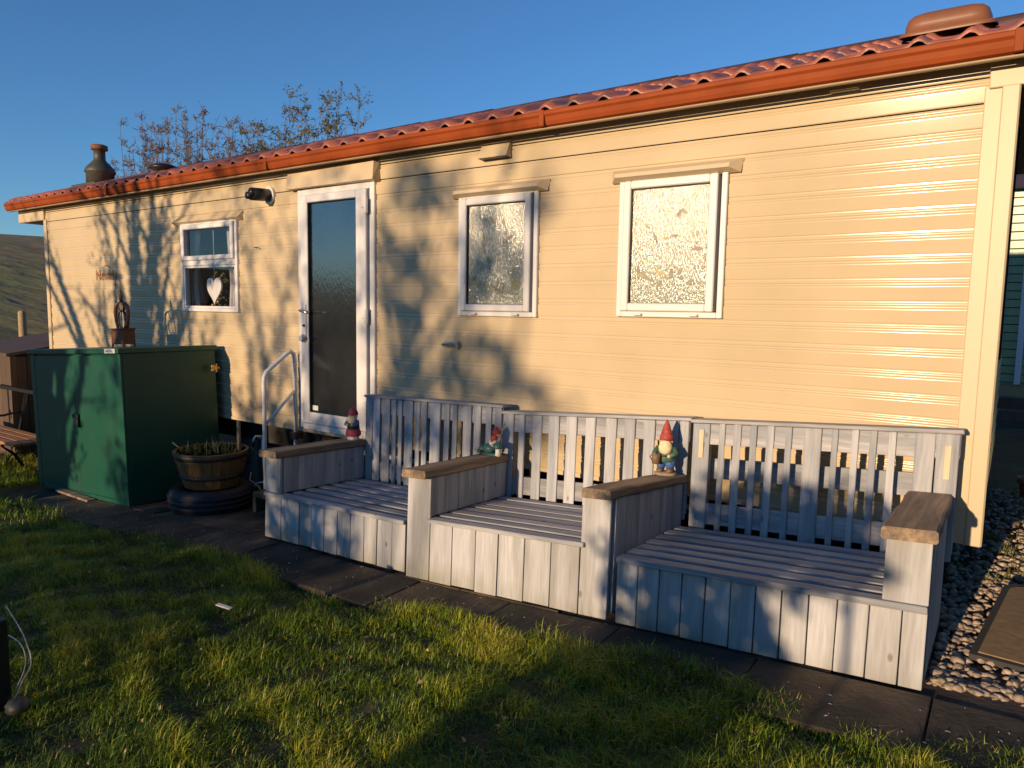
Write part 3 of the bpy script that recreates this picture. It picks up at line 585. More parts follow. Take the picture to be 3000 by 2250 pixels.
# ------------------------------------------------------------------ grey benches
def bench(x0, z0, th, fronts, slats, arms, seat_h, top, arm_h, label, ns, sgap, mid=False, wide=(), bare=(), pit=.035, aws=(.155, .155), splay=None):
    r = empty('slatted_bench', (x0, -.956, z0), label, 'bench', 'three grey-blue timber benches along the caravan', rot=(-pit, 0, 0))
    r['rise'] = th; W = fronts[-1]-x0; armL = 'L' in arms; armR = 'R' in arms; aL, aR = aws
    for a, b in zip(fronts[:-1], fronts[1:]):
        full = armL and 'full' in arms and a == fronts[0] or armR and 'full' in arms and b == fronts[-1]
        bx('front_board', BLUE_D, r, a-x0+.0025, b-x0-.0025, random.uniform(-.002, .002), .022, .006+random.uniform(0, .006), (arm_h-.002 if full else seat_h-.026), c=.0025, jit=.0012)
    sL, sR = (aL+.002 if armL else .0), (W-aR-.002 if armR else W)
    pitch = .755/ns
    for k in range(ns):
        v0 = -.014+k*pitch if k else -.018
        bx('seat_slat', BLUE_H, r, (0 if (k == 0 and not ('full' in arms)) else sL)+random.uniform(0, .004), (W if (k == 0 and not ('full' in arms)) else sR)-random.uniform(0, .004),
           v0, v0+pitch-sgap, seat_h-.024, seat_h+random.uniform(-.002, .002), c=.003, jit=.001)
    bx('seat_board_support', BLUE_H, r, .03, W-.03, .03, .06, .05, seat_h-.026); bx('seat_board_support', BLUE_H, r, .03, W-.03, .68, .72, .06, seat_h-.026)
    for u in (.012, W/2, W-.05): bx('side_panel', BLUE_V, r, u, u+.02, .062, .678, .05, seat_h-.026)
    for i, (a, b) in enumerate(slats):
        bx('back_slat', BLUE_V, r, a-x0+.003, b-x0-.003, .755+random.uniform(0, .002), .7675, seat_h-.02, top-random.uniform(0, .003), c=.003, jit=.0012)
    s0, s1 = slats[0][0]-x0, slats[-1][1]-x0
    bx('back_rail', BLUE_H, r, s0, s1, .7685, .784, top-.115, top-.004, c=.002); bx('back_rail', BLUE_H, r, s0, s1, .7685, .784, seat_h+.012, seat_h+.125, c=.002)
    if mid: bx('back_rail', BLUE_H, r, s0, s1, .842, .858, top-.31, top-.20, c=.002); bx('back_rail', BLUE_H, r, s0, s1, .842, .858, top-.115, top-.004, c=.002)
    for i in wide:
        a, b = slats[i]; bx('back_stringer', BLUE_V, r, a-x0+.01, b-x0-.015, .7845, .84, seat_h+.0, top-.006)
    bx('top_cap', BLUE_H, r, s0-.01, s1+.01, .747, .858, top, top+.018, c=.003, jit=.001)
    for (u, w0, w1) in bare: bx('bare_patch', PALE, r, u-x0-.012, u-x0+.012, .7495, .7535, w0, w1)
    for side in arms:
        if side not in 'LR': continue
        aw = aL if side == 'L' else aR; a = 0 if side == 'L' else W-aw; inner = a+aw-.02 if side == 'L' else a; outer = a if side == 'L' else a+aw-.02
        if 'full' not in arms: bx('arm_front', BLUE_D, r, a+.002, a+aw-.002, .0, .022, seat_h+.002, arm_h-.002, c=.0025, jit=.001)
        nb = 6; vv = [.026+(.745-.026)*k/nb for k in range(nb+1)]
        for k in range(nb):
            bx('arm_board', BLUE_V, r, inner+.0, inner+.02, vv[k]+.0015, vv[k+1]-.0015, seat_h+.002, arm_h-.003, c=.002, jit=.001)
            if side == 'R' or True:
                gp = .018 if (side == 'R' and k == 0) else .0015
                bx('arm_board', BLUE_V, r, outer+.0, outer+.02, vv[k]+gp, vv[k+1]-.0015, .03+.0, arm_h-.003, c=.002, jit=.001)
        # plank with slightly uneven edges
        pm = MB(); n = 9; vs = []
        for k in range(n):
            v = -.045+(.79)*k/(n-1); e1, e2, e3 = [random.uniform(-.004, .004) for _ in range(3)]
            l0, l1 = a-.012+e1, a+aw+.014+e2
            for (u, w_) in ((l0+.006, arm_h), (l0, arm_h+.008), (l0+.002, arm_h+.04), (l0+.010, arm_h+.047+e3*.4), (l1-.010, arm_h+.047+e3*.4), (l1-.002, arm_h+.04), (l1, arm_h+.008), (l1-.006, arm_h)): vs.append((u, v, w_))
        pm.add(vs, [(k*8+i, k*8+(i+1) % 8, k*8+8+(i+1) % 8, k*8+8+i) for k in range(n-1) for i in range(8)]+[tuple(range(8))[::-1], tuple((n-1)*8+i for i in range(8))])
        pm.build('arm_plank', PLANK, r)
    for c in r.children:
        sk_ = splay and c.name.startswith('arm_') and min(q.co.x for q in c.data.vertices) > W/2
        for q in c.data.vertices:
            if sk_: q.co.x += splay[0]*max(q.co.y, 0); q.co.z -= splay[1]*max(q.co.y, 0)
            q.co.z += th*q.co.x
    return r
B1F = [-3.975, -3.804, -3.622, -3.504, -3.382, -3.26, -3.144, -3.028, -2.919, -2.799, -2.692]
B1S = [(-3.83, -3.755), (-3.752, -3.676), (-3.662, -3.575), (-3.561, -3.515), (-3.495, -3.456), (-3.436, -3.353), (-3.333, -3.289), (-3.271, -3.221), (-3.196, -3.099), (-3.072, -3.022), (-2.999, -2.952), (-2.906, -2.832), (-2.815, -2.754), (-2.716, -2.667), (-2.645, -2.585)]
B2F = [-2.681, -2.508, -2.35, -2.189, -2.041, -1.878, -1.72, -1.558, -1.403]
B2S = [(-2.575, -2.49), (-2.455, -2.405), (-2.349, -2.28), (-2.232, -2.155), (-2.108, -2.03), (-1.975, -1.905), (-1.842, -1.769), (-1.722, -1.652), (-1.603, -1.531), (-1.484, -1.395), (-1.39, -1.335)]
B3F = [-1.359, -1.253, -1.15, -1.045, -.94, -.831, -.728, -.625, -.522, -.419, -.307, -.197, -.115]
B3S = [(-1.315, -1.218), (-1.173, -1.137), (-1.097, -1.053), (-1.011, -.972), (-.931, -.887), (-.836, -.80), (-.748, -.662), (-.621, -.588), (-.533, -.497), (-.456, -.418), (-.378, -.339), (-.269, -.185), (-.183, -.090)]
B1 = bench(-3.975, 0.0, .028, B1F, B1S, 'L', .315, .915, .555, 'shaded grey-blue slatted bench furthest from the caravan corner, beside the white door', 7, .042, wide=(1, 8, 13))
B2 = bench(-2.681, .021, .064, B2F, B2S, ['L', 'R', 'full'], .365, .890, .588, 'middle grey-blue slatted bench with two arms and sunlit front boards', 8, .022, wide=(0, 9), aws=(.158, .125), splay=(.075, .05))
B3 = bench(-1.359, .104, .062, B3F, B3S, 'R', .325, .885, .568, 'grey-blue slatted bench nearest the caravan corner, right arm in sun', 7, .040, mid=True, wide=(0, 6, 11, 12), bare=((-1.262, .70, .85), (-.135, .68, .83)))

def on_bench(b, u, v, w_):                      # world point of a bench-local point
    bpy.context.view_layer.update(); return b.matrix_world @ Vector((u, v, w_+b['rise']*u))

# ------------------------------------------------------------------ gnomes on the arms
def gp(root, name, mb, m, par=None): return mb.build(name, m, par or root, True)
def face(root, c, r, hatm):
    hd = gp(root, 'head', MB().ell(c, (r, r*.95, r*1.05)), SKIN)
    gp(root, 'nose', MB().ell((c[0], c[1]-r*1.0, c[2]-r*.05), (r*.25, r*.28, r*.24), 8, 6), SKIN, hd)
    for s in (-1, 1):
        gp(root, 'ear', MB().ell((c[0]+s*r*1.02, c[1], c[2]+r*.1), (r*.15, r*.22, r*.38), 8, 6), SKIN, hd)
        gp(root, 'eye', MB().ell((c[0]+s*r*.36, c[1]-r*.88, c[2]+r*.22), (r*.12, r*.1, r*.12), 8, 6), GDARK, hd)
    return hd
P3 = on_bench(B2, 1.278-.065+.05, .655, .588+.047-.033)
g3 = empty('garden_gnome', (P3.x, P3.y, P3.z-.002), 'standing gnome with tall red hat and blue trousers on the arm by the nearest bench', 'gnome', 'painted garden gnomes on the bench arms', rot=(0, 0, .22))
gp(g3, 'rock_base', MB().ell((0, 0, .014), (.072, .055, .018), 18, 8, jit=.06), GROCK)
for s in (-1, 1):
    gp(g3, 'boot', MB().ell((s*.030, -.016, .038), (.024, .036, .018), 12, 8), GBROWN); gp(g3, 'trouser_leg', MB().lathe([(.021, .04), (.030, .07), (.034, .095), (.026, .11)], 12, (s*.028, 0, 0)), GBLUE)
gp(g3, 'coat', MB().lathe([(.056, .092), (.060, .11), (.056, .15), (.048, .185), (.03, .205)], 18, sy=.85), GGREEN)
gp(g3, 'belt', MB().lathe([(.0605, .128), (.061, .139)], 18, sy=.86), GDARK)
gp(g3, 'beard', MB().ell((0, -.030, .185), (.042, .030, .050), 16, 10, jit=.06), CREAM)
face(g3, (0, -.008, .215), .036, REDM)
gp(g3, 'hat', MB().lathe([(.044, .226), (.042, .245), (.030, .285), (.015, .33), (.004, .355), (0, .357)], 18), REDM)
for s in (-1, 1):
    gp(g3, 'arm', MB().tube([(s*.045, -.005, .178), (s*.066, -.025, .145), (s*.035 if s > 0 else -.06, -.058, .135)], [.018, .017, .013], 10), GGREEN)
    gp(g3, 'hand', MB().ell((.03 if s > 0 else -.062, -.062, .135), (.012, .012, .012), 10, 7), SKIN)
can = gp(g3, 'watering_can', MB().lathe([(.026, .085), (.028, .13), (.024, .145)], 14, (-.048, -.06, 0)), GBROWN)
g3.scale = (.86,)*3
gp(g3, 'can_handle', MB().tube([(-.072, -.06, .10), (-.088, -.06, .125), (-.07, -.06, .145)], .004, 6), GBROWN, can)

P1 = on_bench(B1, .095, .69, .555+.047)
g1 = empty('garden_gnome', (P1.x, P1.y, P1.z-.002), 'white-bearded gnome in a crimson skirted coat on the arm plank by the door', 'gnome', 'painted garden gnomes on the bench arms', rot=(0, 0, .3))
gp(g1, 'base', MB().lathe([(.043, 0), (.045, .012), (.04, .03), (.036, .04)], 18), GWHITE)
gp(g1, 'skirt', MB().lathe([(.052, .03), (.058, .042), (.055, .065), (.045, .085), (.035, .1)], 18), PINKRED)
gp(g1, 'belt', MB().lathe([(.047, .083), (.046, .10)], 18), GDARK)
gp(g1, 'jacket', MB().lathe([(.043, .098), (.044, .115), (.038, .14), (.024, .155)], 18), GGREEN)
for s in (-1, 1):
    gp(g1, 'arm', MB().tube([(s*.036, -.004, .142), (s*.052, -.02, .115), (s*.02, -.05, .118)], [.014, .013, .010], 8), GBLUE); gp(g1, 'hand', MB().ell((s*.018, -.052, .118), (.010, .010, .010), 8, 6), SKIN)
    gp(g1, 'shoe', MB().ell((s*.018, -.022, .014), (.016, .026, .013), 10, 7), GWHITE)
gp(g1, 'beard', MB().ell((0, -.024, .152), (.034, .024, .034), 14, 9, jit=.06), CREAM); face(g1, (0, -.004, .178), .032, PINKRED)
gp(g1, 'hat', MB().lathe([(.037, .186), (.036, .20), (.026, .225), (.012, .245), (0, .25)], 16), PINKRED)

P2 = on_bench(B2, .10, .67, .588+.047)
g2 = empty('garden_gnome', (P2.x, P2.y, P2.z-.002), 'reclining gnome in teal trousers leaning on a spotted toadstool, on the middle arm plank', 'gnome', 'painted garden gnomes on the bench arms', rot=(0, 0, -.12))
gp(g2, 'grass_base', MB().ell((-.015, 0, .006), (.085, .04, .008), 18, 6), GGREEN)
gp(g2, 'trousers', MB().ell((-.03, -.01, .04), (.05, .034, .032), 14, 9), GTEAL)
for s in (-1, 1): gp(g2, 'leg', MB().tube([(-.05, s*.015-.01, .04), (-.085, s*.016-.012, .034), (-.10, s*.016-.012, .016)], [.019, .016, .013], 8), GTEAL); gp(g2, 'shoe', MB().ell((-.098, s*.016-.014, .014), (.018, .012, .012), 8, 6), GBROWN)
gp(g2, 'torso', MB().ell((.006, .004, .075), (.032, .028, .038), 14, 9), GWHITE)
gp(g2, 'arm', MB().tube([(.0, -.022, .095), (.018, -.04, .078), (.04, -.03, .09)], [.012, .011, .009], 8), GWHITE); gp(g2, 'hand', MB().ell((.044, -.028, .094), (.010, .010, .010), 8, 6), SKIN)
gp(g2, 'beard', MB().ell((.028, -.022, .118), (.024, .018, .022), 12, 8), REDM); face(g2, (.026, -.002, .132), .025, REDM)
gp(g2, 'hat', MB().lathe([(.029, .140), (.027, .155), (.015, .175), (.004, .186), (0, .187)], 14, (.028, 0, 0)), REDM)
ts = gp(g2, 'toadstool_stem', MB().lathe([(.021, .005), (.017, .03), (.018, .058)], 14, (.062, -.02, 0)), GWHITE); gp(g2, 'toadstool_cap', MB().lathe([(.038, .055), (.034, .072), (.02, .088), (0, .094)], 16, (.062, -.02, 0)), GTEAL, ts)

# ------------------------------------------------------------------ green shed with ornament
SA = .05
sh = empty('green_metal_shed', (-5.80, -.93, -.118), 'low green metal shed with double doors standing against the caravan', 'shed', rot=(0, -SA, 0))
SW, SD, SH = 1.68, .84, 1.31
MB().box(-SW, 0, .012, SD, .0, SH-.03, c=.004).build('body', GREEN, sh)
MB().box(-SW-.02, .015, -.03, SD+.02, SH-.045, SH, c=.006).build('roof', GREEND, sh)
for a, b in ((-SW+.085, -.835), (-.829, -.095)): MB().box(a, b, -.006, .0115, .04, SH-.06, c=.003).build('door', GREEN, sh)
for a, b in ((-SW, -SW+.08), (-.09, 0)): MB().box(a, b, -.008, .0115, .0, SH-.047, c=.003).build('door_frame', GREEND, sh)
MB().box(-SW+.083, -.092, -.004, .0115, .0, .036, c=.003).build('kick_strip', GREEND, sh)
lt = MB().box(-.86, -.76, -.03, -.007, .70, .74, c=.006).build('hasp', LATCH, sh); MB().box(-.79, -.755, -.035, -.008, .62, .70, c=.006).build('padlock', LATCH, lt); MB().tube([(-.772, -.036, .655), (-.772, -.04, .655)], .006, 8).build('keyhole', STEEL, lt)
lb = MB().box(-.19, -.02, -.0335, -.0305, SH-.04, SH-.003).build('maker_label', LABEL, sh)
m = MB()
for k in range(6): m.box(-.17+k*.018, -.158+k*.018, -.0345, -.0337, SH-.028, SH-.015)
m.build('label_print', GREYT, lb)
tag(MB().box(-6.95, -6.35, -1.02, -.945, -.155, -.135, c=.004).build('timber_offcut', PLANK), 'thin timber offcut on the ground before the green shed', 'plank')
go = empty('brass_wall_ornament', (-5.797, -.14, .99), 'small brass shell ornament on the dark side of the green shed', 'ornament')
MB().ell((.008, 0, 0), (.01, .032, .028), 12, 8).build('disc', GOLD, go, True)
for k in range(5):
    a = k*1.25; MB().ell((.014, .03*math.cos(a), .03*math.sin(a)), (.008, .014, .012), 8, 6).build('petal', GOLD, go, True)
OZ = 1.186+.053-.0
orn = empty('lantern_ornament', (-6.74, -.46, -.118+SH-.05*.95), 'rusty wire lantern figure with a square planter base on the green shed roof', 'ornament', rot=(0, -SA, 0))
MB().box(-.105, .105, -.06, .06, .03, .165, c=.006).build('planter_box', RUSTY, orn); MB().box(-.112, .112, -.067, .067, .165, .178, c=.004).build('planter_rim', RUSTY, orn)
for x in (-.098, .098):
    for y in (-.052, .052): MB().tube([(x, y, 0), (x, y, .04)], .008, 6).build('foot', RUSTY, orn)
for s in (-1, 1):
    MB().tube([(s*.085, 0, .17), (s*.11, 0, .25), (s*.12, 0, .33), (s*.105, 0, .38), (s*.07, 0, .41), (s*.045, 0, .41)], [.012, .014, .017, .016, .014, .01], 8).build('hoop_arm', RUSTY, orn, True)
def cage(z, rx, rz, nm, k=6):
    cg = MB().tube([(rx*math.cos(a), 0, z+rz*math.sin(a)) for a in [2*math.pi*i/20 for i in range(21)]], .005, 6).build(nm, LATCH, orn, True)
    for i in range(1, k):
        t = math.pi*i/k; MB().tube([(rx*math.cos(t)*math.sin(q), rx*math.sin(t)*math.sin(q)*.7, z+rz*math.cos(q)) for q in [math.pi*j/10 for j in range(11)]], .0042, 5).build('wire', LATCH, cg, True)
cage(.255, .065, .085, 'body_cage'); cage(.385, .045, .05, 'head_cage')
MB().tube([(0, 0, .42), (.003, 0, .45), (.003, 0, .50), (0, 0, .52)], [.012, .018, .014, .006], 8).build('neck', RUSTY, orn, True)
for s in (-1, 1): MB().tube([(s*.006, 0, .51), (s*.012, 0, .57)], .0035, 5).build('feather', LATCH, orn, True)

# ------------------------------------------------------------------ tub planter on a tyre, stick, hose
TX, TY = -5.22, -.56; tz = float(g(TX, TY))-.002
ty = empty('old_tyre', (TX, TY, tz), 'old black tyre lying flat under the barrel planter', 'tyre')
prof = [(.19, .03), (.17, .06), (.17, .14), (.19, .17), (.25, .195), (.295, .19), (.318, .165), (.325, .10), (.318, .035), (.295, .01), (.25, .005), (.19, .03)]
MB().lathe(prof, 40).build('carcass', RUBBER, ty, True)
for z in (.062, .10, .138): MB().lathe([(.322, z-.013), (.330, z-.009), (.330, z+.009), (.322, z+.013)], 40).build('tread_rib', RUBBER, ty, True)
tb = empty('barrel_planter', (TX+.005, TY+.005, tz+.196), 'half-barrel planter with weeds growing in it, standing on an old tyre', 'planter')
NS = 22
for k in range(NS):
    a0, a1 = 2*math.pi*(k+.02)/NS, 2*math.pi*(k+.98)/NS; vs = []
    for (r0, z) in ((.205, 0), (.245, .12), (.288, .29)):
        for rr in (r0, r0-.02):
            for a in (a0, a1): vs.append((rr*math.cos(a), rr*math.sin(a), z))
    mm = MB(); mm.add(vs, [(0, 1, 5, 4), (4, 5, 9, 8), (3, 2, 6, 7), (7, 6, 10, 11), (8, 9, 11, 10), (0, 4, 6, 2), (4, 8, 10, 6), (1, 3, 7, 5), (5, 7, 11, 9), (0, 2, 3, 1)]); mm.build('stave', OAK, tb)
for z0, z1, r0, r1 in ((.075, .105, .2325, .2425), (.235, .285, .2755, .290)): MB().lathe([(r0, z0), (r1, z1)], 40).lathe([(r0+.002, z0), (r1+.002, z1)], 40).build('hoop', HOOP, tb, True)
MB().lathe([(.0, .24), (.15, .25), (.268, .235)], 24).build('soil', SOIL, tb)
def blades(mb, n, rad, h0, h1, w0=.004, lean=.5, cz=.245, cx=0, cy=0):
    for k in range(n):
        a, q = random.uniform(0, 6.28), rad*math.sqrt(random.random()); x, y = cx+q*math.cos(a), cy+q*math.sin(a); h = random.uniform(h0, h1); b = random.uniform(0, 6.28); d = (math.cos(b), math.sin(b)); l = random.uniform(.1, lean)*h
        s = (-d[1]*w0, d[0]*w0); mb.add([(x-s[0], y-s[1], cz), (x+s[0], y+s[1], cz), (x+s[0]*.8+d[0]*l*.35, y+s[1]*.8+d[1]*l*.35, cz+h*.6), (x-s[0]*.8+d[0]*l*.35, y-s[1]*.8+d[1]*l*.35, cz+h*.6), (x+d[0]*l, y+d[1]*l, cz+h)], [(0, 1, 2, 3), (3, 2, 4)])
wd = MB(); blades(wd, 520, .255, .03, .085, .006, 1.2); tag(wd.build('weed', LEAFS, tb, fix=False), kind='stuff')
wd = MB(); blades(wd, 26, .2, .08, .16, .0025, .4); tag(wd.build('dry_stem', STRAW, tb, fix=False), kind='stuff')
MB().box(.17, .20, .12, .14, .2, .53, c=.003).build('wooden_stake', PLANK, tb)
MB().tube([(-.24, -.1, .26), (-.31, -.15, .33)], .005, 6).build('stick', STRAW, tb)
hs = empty('garden_hose', (-5.10, -.15, -.1), 'green hose with a tap fitting hanging by a standpipe under the caravan', 'hose')
MB().tube([(0, 0, .0), (.0, 0, .56)], .014, 8).build('standpipe', STEEL, hs, True); MB().tube([(0, 0, .54), (-.03, -.05, .55), (-.04, -.06, .52), (-.055, -.06, .45)], .013, 8).build('tap', STEEL, hs, True)
MB().tube([(-.055, -.06, .46), (-.07, -.06, .40), (-.10, -.07, .33), (-.15, -.08, .30)], .016, 8).build('hose_end', HOSEG, hs, True)
MB().tube([(-.14, -.02, .22), (-.05, -.1, .18), (.06, -.12, .17), (.16, -.1, .2)], .006, 6).build('wire_loop', WHITEP, hs, True)
MB().tube([(.16+.06*math.cos(t), -.18, .12+.06*math.sin(t)) for t in [k*.5 for k in range(26)]], .011, 6).build('coil', HOSEG, hs, True)

# ------------------------------------------------------------------ left: store box, garden bench, post
BXX, BXY = -9.66, -.33
wb = empty('timber_store', (BXX-.8, BXY+.5, -.34), 'dark brown timber store with a sloping lid left of the caravan', 'storage box')
x1, x0 = .8, -.9; y0 = -.5; y1 = .55
for k in range(11):
    a = x0+(x1-x0)*k/11; MB().box(a+.003, a+(x1-x0)/11-.003, y0, y0+.02, .0, 1.24, c=.003).build('plank', DKWOOD, wb)
for k in range(7):
    a = y0+.022+(y1-y0-.022)*k/7; MB().box(x1-.02, x1, a+.003, a+(y1-y0-.022)/7-.003, .0, 1.24+.02*k, c=.003).build('plank', DKWOOD, wb)
MB().box(x1-.001, x1+.02, y0-.018, y0+.05, .0, 1.25, c=.003).build('corner_post', DKWOOD, wb)
MB().box(x0, x1-.03, y0+.03, y1, .0, 1.2).build('lining', DARKIN, wb)
ld = MB(); ld.add([(x0-.03, y0-.06, 1.25), (x1+.05, y0-.06, 1.25), (x1+.05, y1+.05, 1.42), (x0-.03, y1+.05, 1.42), (x0-.03, y0-.06, 1.285), (x1+.05, y0-.06, 1.285), (x1+.05, y1+.05, 1.455), (x0-.03, y1+.05, 1.455)], [(0, 3, 2, 1), (4, 5, 6, 7), (0, 1, 5, 4), (1, 2, 6, 5), (2, 3, 7, 6), (3, 0, 4, 7)]); ld.build('lid', DKWOOD, wb)
gz = float(g(-8.9, -.75))
gb = empty('garden_bench', (-9.0, -.72, gz-.02), 'old garden bench with orange seat slats and black scrolled iron ends', 'bench')
for k in range(4): MB().box(-1.0, .95, -.22+k*.105, -.135+k*.105, .40, .43, c=.005).build('seat_slat', SLATW, gb)
MB().box(-1.0, .95, .27, .29, .83, .87, c=.005).build('back_rail', LATCH, gb)
for x in (-.80, .0):
    e = MB(); e.tube([(x, -.2, 0), (x, -.12, .12), (x, -.04, .25), (x, -.16, .39)], .02, 8); e.tube([(x, .22, 0), (x, .14, .15), (x, .02, .26), (x, .2, .4), (x, .29, .86)], .018, 8); e.tube([(x, -.2, .39), (x, .2, .39)], .016, 8)
    e.build('leg_frame', LATCH, gb, True)
    MB().tube([(x, -.22, .55), (x, -.255, .58), (x, -.24, .62), (x, -.19, .635), (x, -.1, .61), (x, .05, .60), (x, .22, .63)], .013, 8).build('arm_scroll', LATCH, gb, True)
fp = empty('fence_post', (-18.1, 3.0, float(hz(-18.1, 3.0))-.15), 'weathered round fence post standing before the hill field', 'post')
MB().lathe([(.085, 0), (.08, 1.4), (.078, 2.0), (.06, 2.05), (0, 2.06)], 12).build('post', POSTW, fp, True)
fp['label'] = 'weathered round fence post standing before the hill field'

# ------------------------------------------------------------------ right side: gravel, mat, pot, neighbour
ico_v = []; t_ = (1+5**.5)/2
for a in (-1, 1):
    for b in (-t_, t_): ico_v += [(0, a, b), (a, b, 0), (b, 0, a)]
ico_v = np.array(ico_v); ico_v /= np.linalg.norm(ico_v[0])
import itertools
el = min(np.linalg.norm(ico_v[i]-ico_v[j]) for i, j in itertools.combinations(range(12), 2))*1.01
ico_f = np.array([c for c in itertools.combinations(range(12), 3) if all(np.linalg.norm(ico_v[i]-ico_v[j]) < el for i, j in itertools.combinations(c, 2))])
for i, f in enumerate(ico_f):
    if np.dot(np.cross(ico_v[f[1]]-ico_v[f[0]], ico_v[f[2]]-ico_v[f[0]]), ico_v[f[0]]) < 0: ico_f[i] = f[::-1]
NG = 3600
gxp = RNG.uniform(-.14, .75, NG); gyp = -.82+3.9*RNG.random(NG)**1.5; okm = ~((gyp < -.2) & (gxp < -.10)); gxp, gyp = gxp[okm], gyp[okm]; NG = len(gxp)
sz = RNG.uniform(.007, .026, NG); rotz = RNG.uniform(0, 6.28, NG); sc = np.stack([sz*RNG.uniform(.8, 1.5, NG), sz*RNG.uniform(.7, 1.1, NG), sz*RNG.uniform(.4, .8, NG)], -1)
vv = ico_v[None]*(1+RNG.uniform(-.22, .22, (NG, 12, 1)))*sc[:, None]
c_, s_ = np.cos(rotz)[:, None], np.sin(rotz)[:, None]
vx = vv[..., 0]*c_-vv[..., 1]*s_+gxp[:, None]; vy = vv[..., 0]*s_+vv[..., 1]*c_+gyp[:, None]; vz = vv[..., 2]+(g(gxp, -1.5)-.03+.006+sz*.25+RNG.uniform(-.006, .012, NG))[:, None]
GV = np.stack([vx, vy, vz], -1).reshape(-1, 3); GF = (ico_f[None]+12*np.arange(NG)[:, None, None]).reshape(-1, 3)
gravel = big_mesh('gravel', GV, GF, STONE); tag(gravel, 'pale loose gravel beside the caravan corner', 'gravel', kind='stuff')
mt = empty('door_mat', (.30, -.15, .185), 'brown mat with dark border and rounded top lying on the gravel', 'mat', rot=(.06, -.02, -.13))
def arch(w_, y0, y1, ins): return [(-w_+ins, y0+ins), (w_-ins, y0+ins), (w_-ins, y1-ins)]+[((w_-ins)*math.cos(t), y1-ins+(w_-ins)*.45*math.sin(t)) for t in [math.pi*k/12 for k in range(1, 12)]]+[(-w_+ins, y1-ins)]
def slabm(poly, z0, z1):
    n = len(poly); mb = MB(); mb.add([(x, y, z0) for x, y in poly]+[(x, y, z1) for x, y in poly], [tuple(range(n))[::-1], tuple(range(n, 2*n))]+[(i, (i+1) % n, n+(i+1) % n, n+i) for i in range(n)]); return mb
slabm(arch(.24, -.40, .42, 0), .02, .045).build('border', MATBD, mt); slabm(arch(.24, -.40, .42, .028), .03, .050).build('pile', MATBR, mt)
pot = empty('terracotta_pot', (.27, 2.85, float(g(.27))-.03), 'terracotta pot at the far end of the gravel strip', 'pot'); MB().lathe([(.06, 0), (.085, .13), (.1, .13), (.1, .17), (.09, .17), (.08, .1)], 20).build('body', TERRA, pot, True); MB().lathe([(.0, .14), (.085, .14)], 16).build('soil', SOIL, pot)
nb = empty('neighbouring_caravan', (0, 7.5, .3), 'green-sided neighbouring caravan glimpsed past the caravan end', 'caravan')
NZ0, NZ1 = .42, 2.9
bodyn = MB().box(-3.5, 5.5, .02, 2.5, NZ0, NZ1).build('body', DARKIN, nb)
for k in range(23):
    z = NZ0+k*.108; MB().box(-3.5, 5.5, -.0, .019, z+.006, z+.106, c=.006).build('cladding_board', NBRG, nb)
for x in (.12, 1.9): MB().box(x, x+.07, -.04, -.001, NZ0-.02, NZ1, c=.005).build('upright_trim', NBRW, nb)
MB().box(.45, 1.75, -.03, -.002, 1.3, 2.3, c=.004).build('window', GLASSB, nb)
m = MB(); m.add([(-3.7, -.2, NZ1), (5.7, -.2, NZ1), (5.7, 1.25, NZ1+.5), (-3.7, 1.25, NZ1+.5), (5.7, 2.7, NZ1), (-3.7, 2.7, NZ1)], [(0, 1, 2, 3), (3, 2, 4, 5), (0, 3, 5), (1, 4, 2), (0, 5, 4, 1)]); m.build('roof', RIDGE, nb)
for k in range(3): MB().box(-3.4, 5.4, .03, .06, -.1+k*.17, .05+k*.17, c=.004).build('skirt_plank', POSTW if k == 2 else DKWOOD, nb)

# ------------------------------------------------------------------ lawn bits
sc_ = MB().box(-.045, .045, -.012, .012, 0, .006, c=.002).build('litter_scrap', LABEL, loc=(-3.04, -1.87, .065), rot=(0.05, .1, .25)); tag(sc_, 'white scrap of card lying in the shaded lawn', 'litter')
def smooth_path(P, n=6):
    P = [Vector(q) for q in P]; out = []
    for i in range(len(P)-1):
        a, b, c, d = P[max(i-1, 0)], P[i], P[i+1], P[min(i+2, len(P)-1)]
        for k in range(n):
            t = k/n; out.append(b+(c-a)*.5*t+(a-b*2.5+c*2-d*.5)*t*t+((b-c)*1.5+(d-a)*.5)*t**3)
    return out+[P[-1]]
cb = MB().tube(smooth_path([(-3.75, -2.55, .12), (-3.45, -2.60, .10), (-3.28, -2.64, .09), (-3.20, -2.66, .085), (-3.10, -2.70, .08), (-3.02, -2.76, .07), (-2.98, -2.79, .055), (-2.95, -2.82, .04)]), .0026, 6); cb.tube(smooth_path([(-3.55, -2.66, .10), (-3.32, -2.66, .11), (-3.17, -2.69, .10), (-3.06, -2.74, .085), (-3.0, -2.79, .06)]), .002, 6)
tag(cb.build('pale_cable', CABLE, smooth=True), 'pale looping cable lying on the lawn at the left edge', 'cable')
rk = MB().ell((0, 0, .02), (.045, .04, .03), 14, 9, jit=.12).build('stone', CHIM, smooth=True, loc=(-2.88, -2.83, .03)); tag(rk, 'dark rough stone in the grass at the left edge', 'stone')
pk = MB().box(-.025, .025, -.025, .025, -.05, .34, c=.004).build('timber_peg', LATCH, loc=(-2.99, -2.84, .02)); tag(pk, 'dark timber peg at the left edge of the lawn', 'peg')

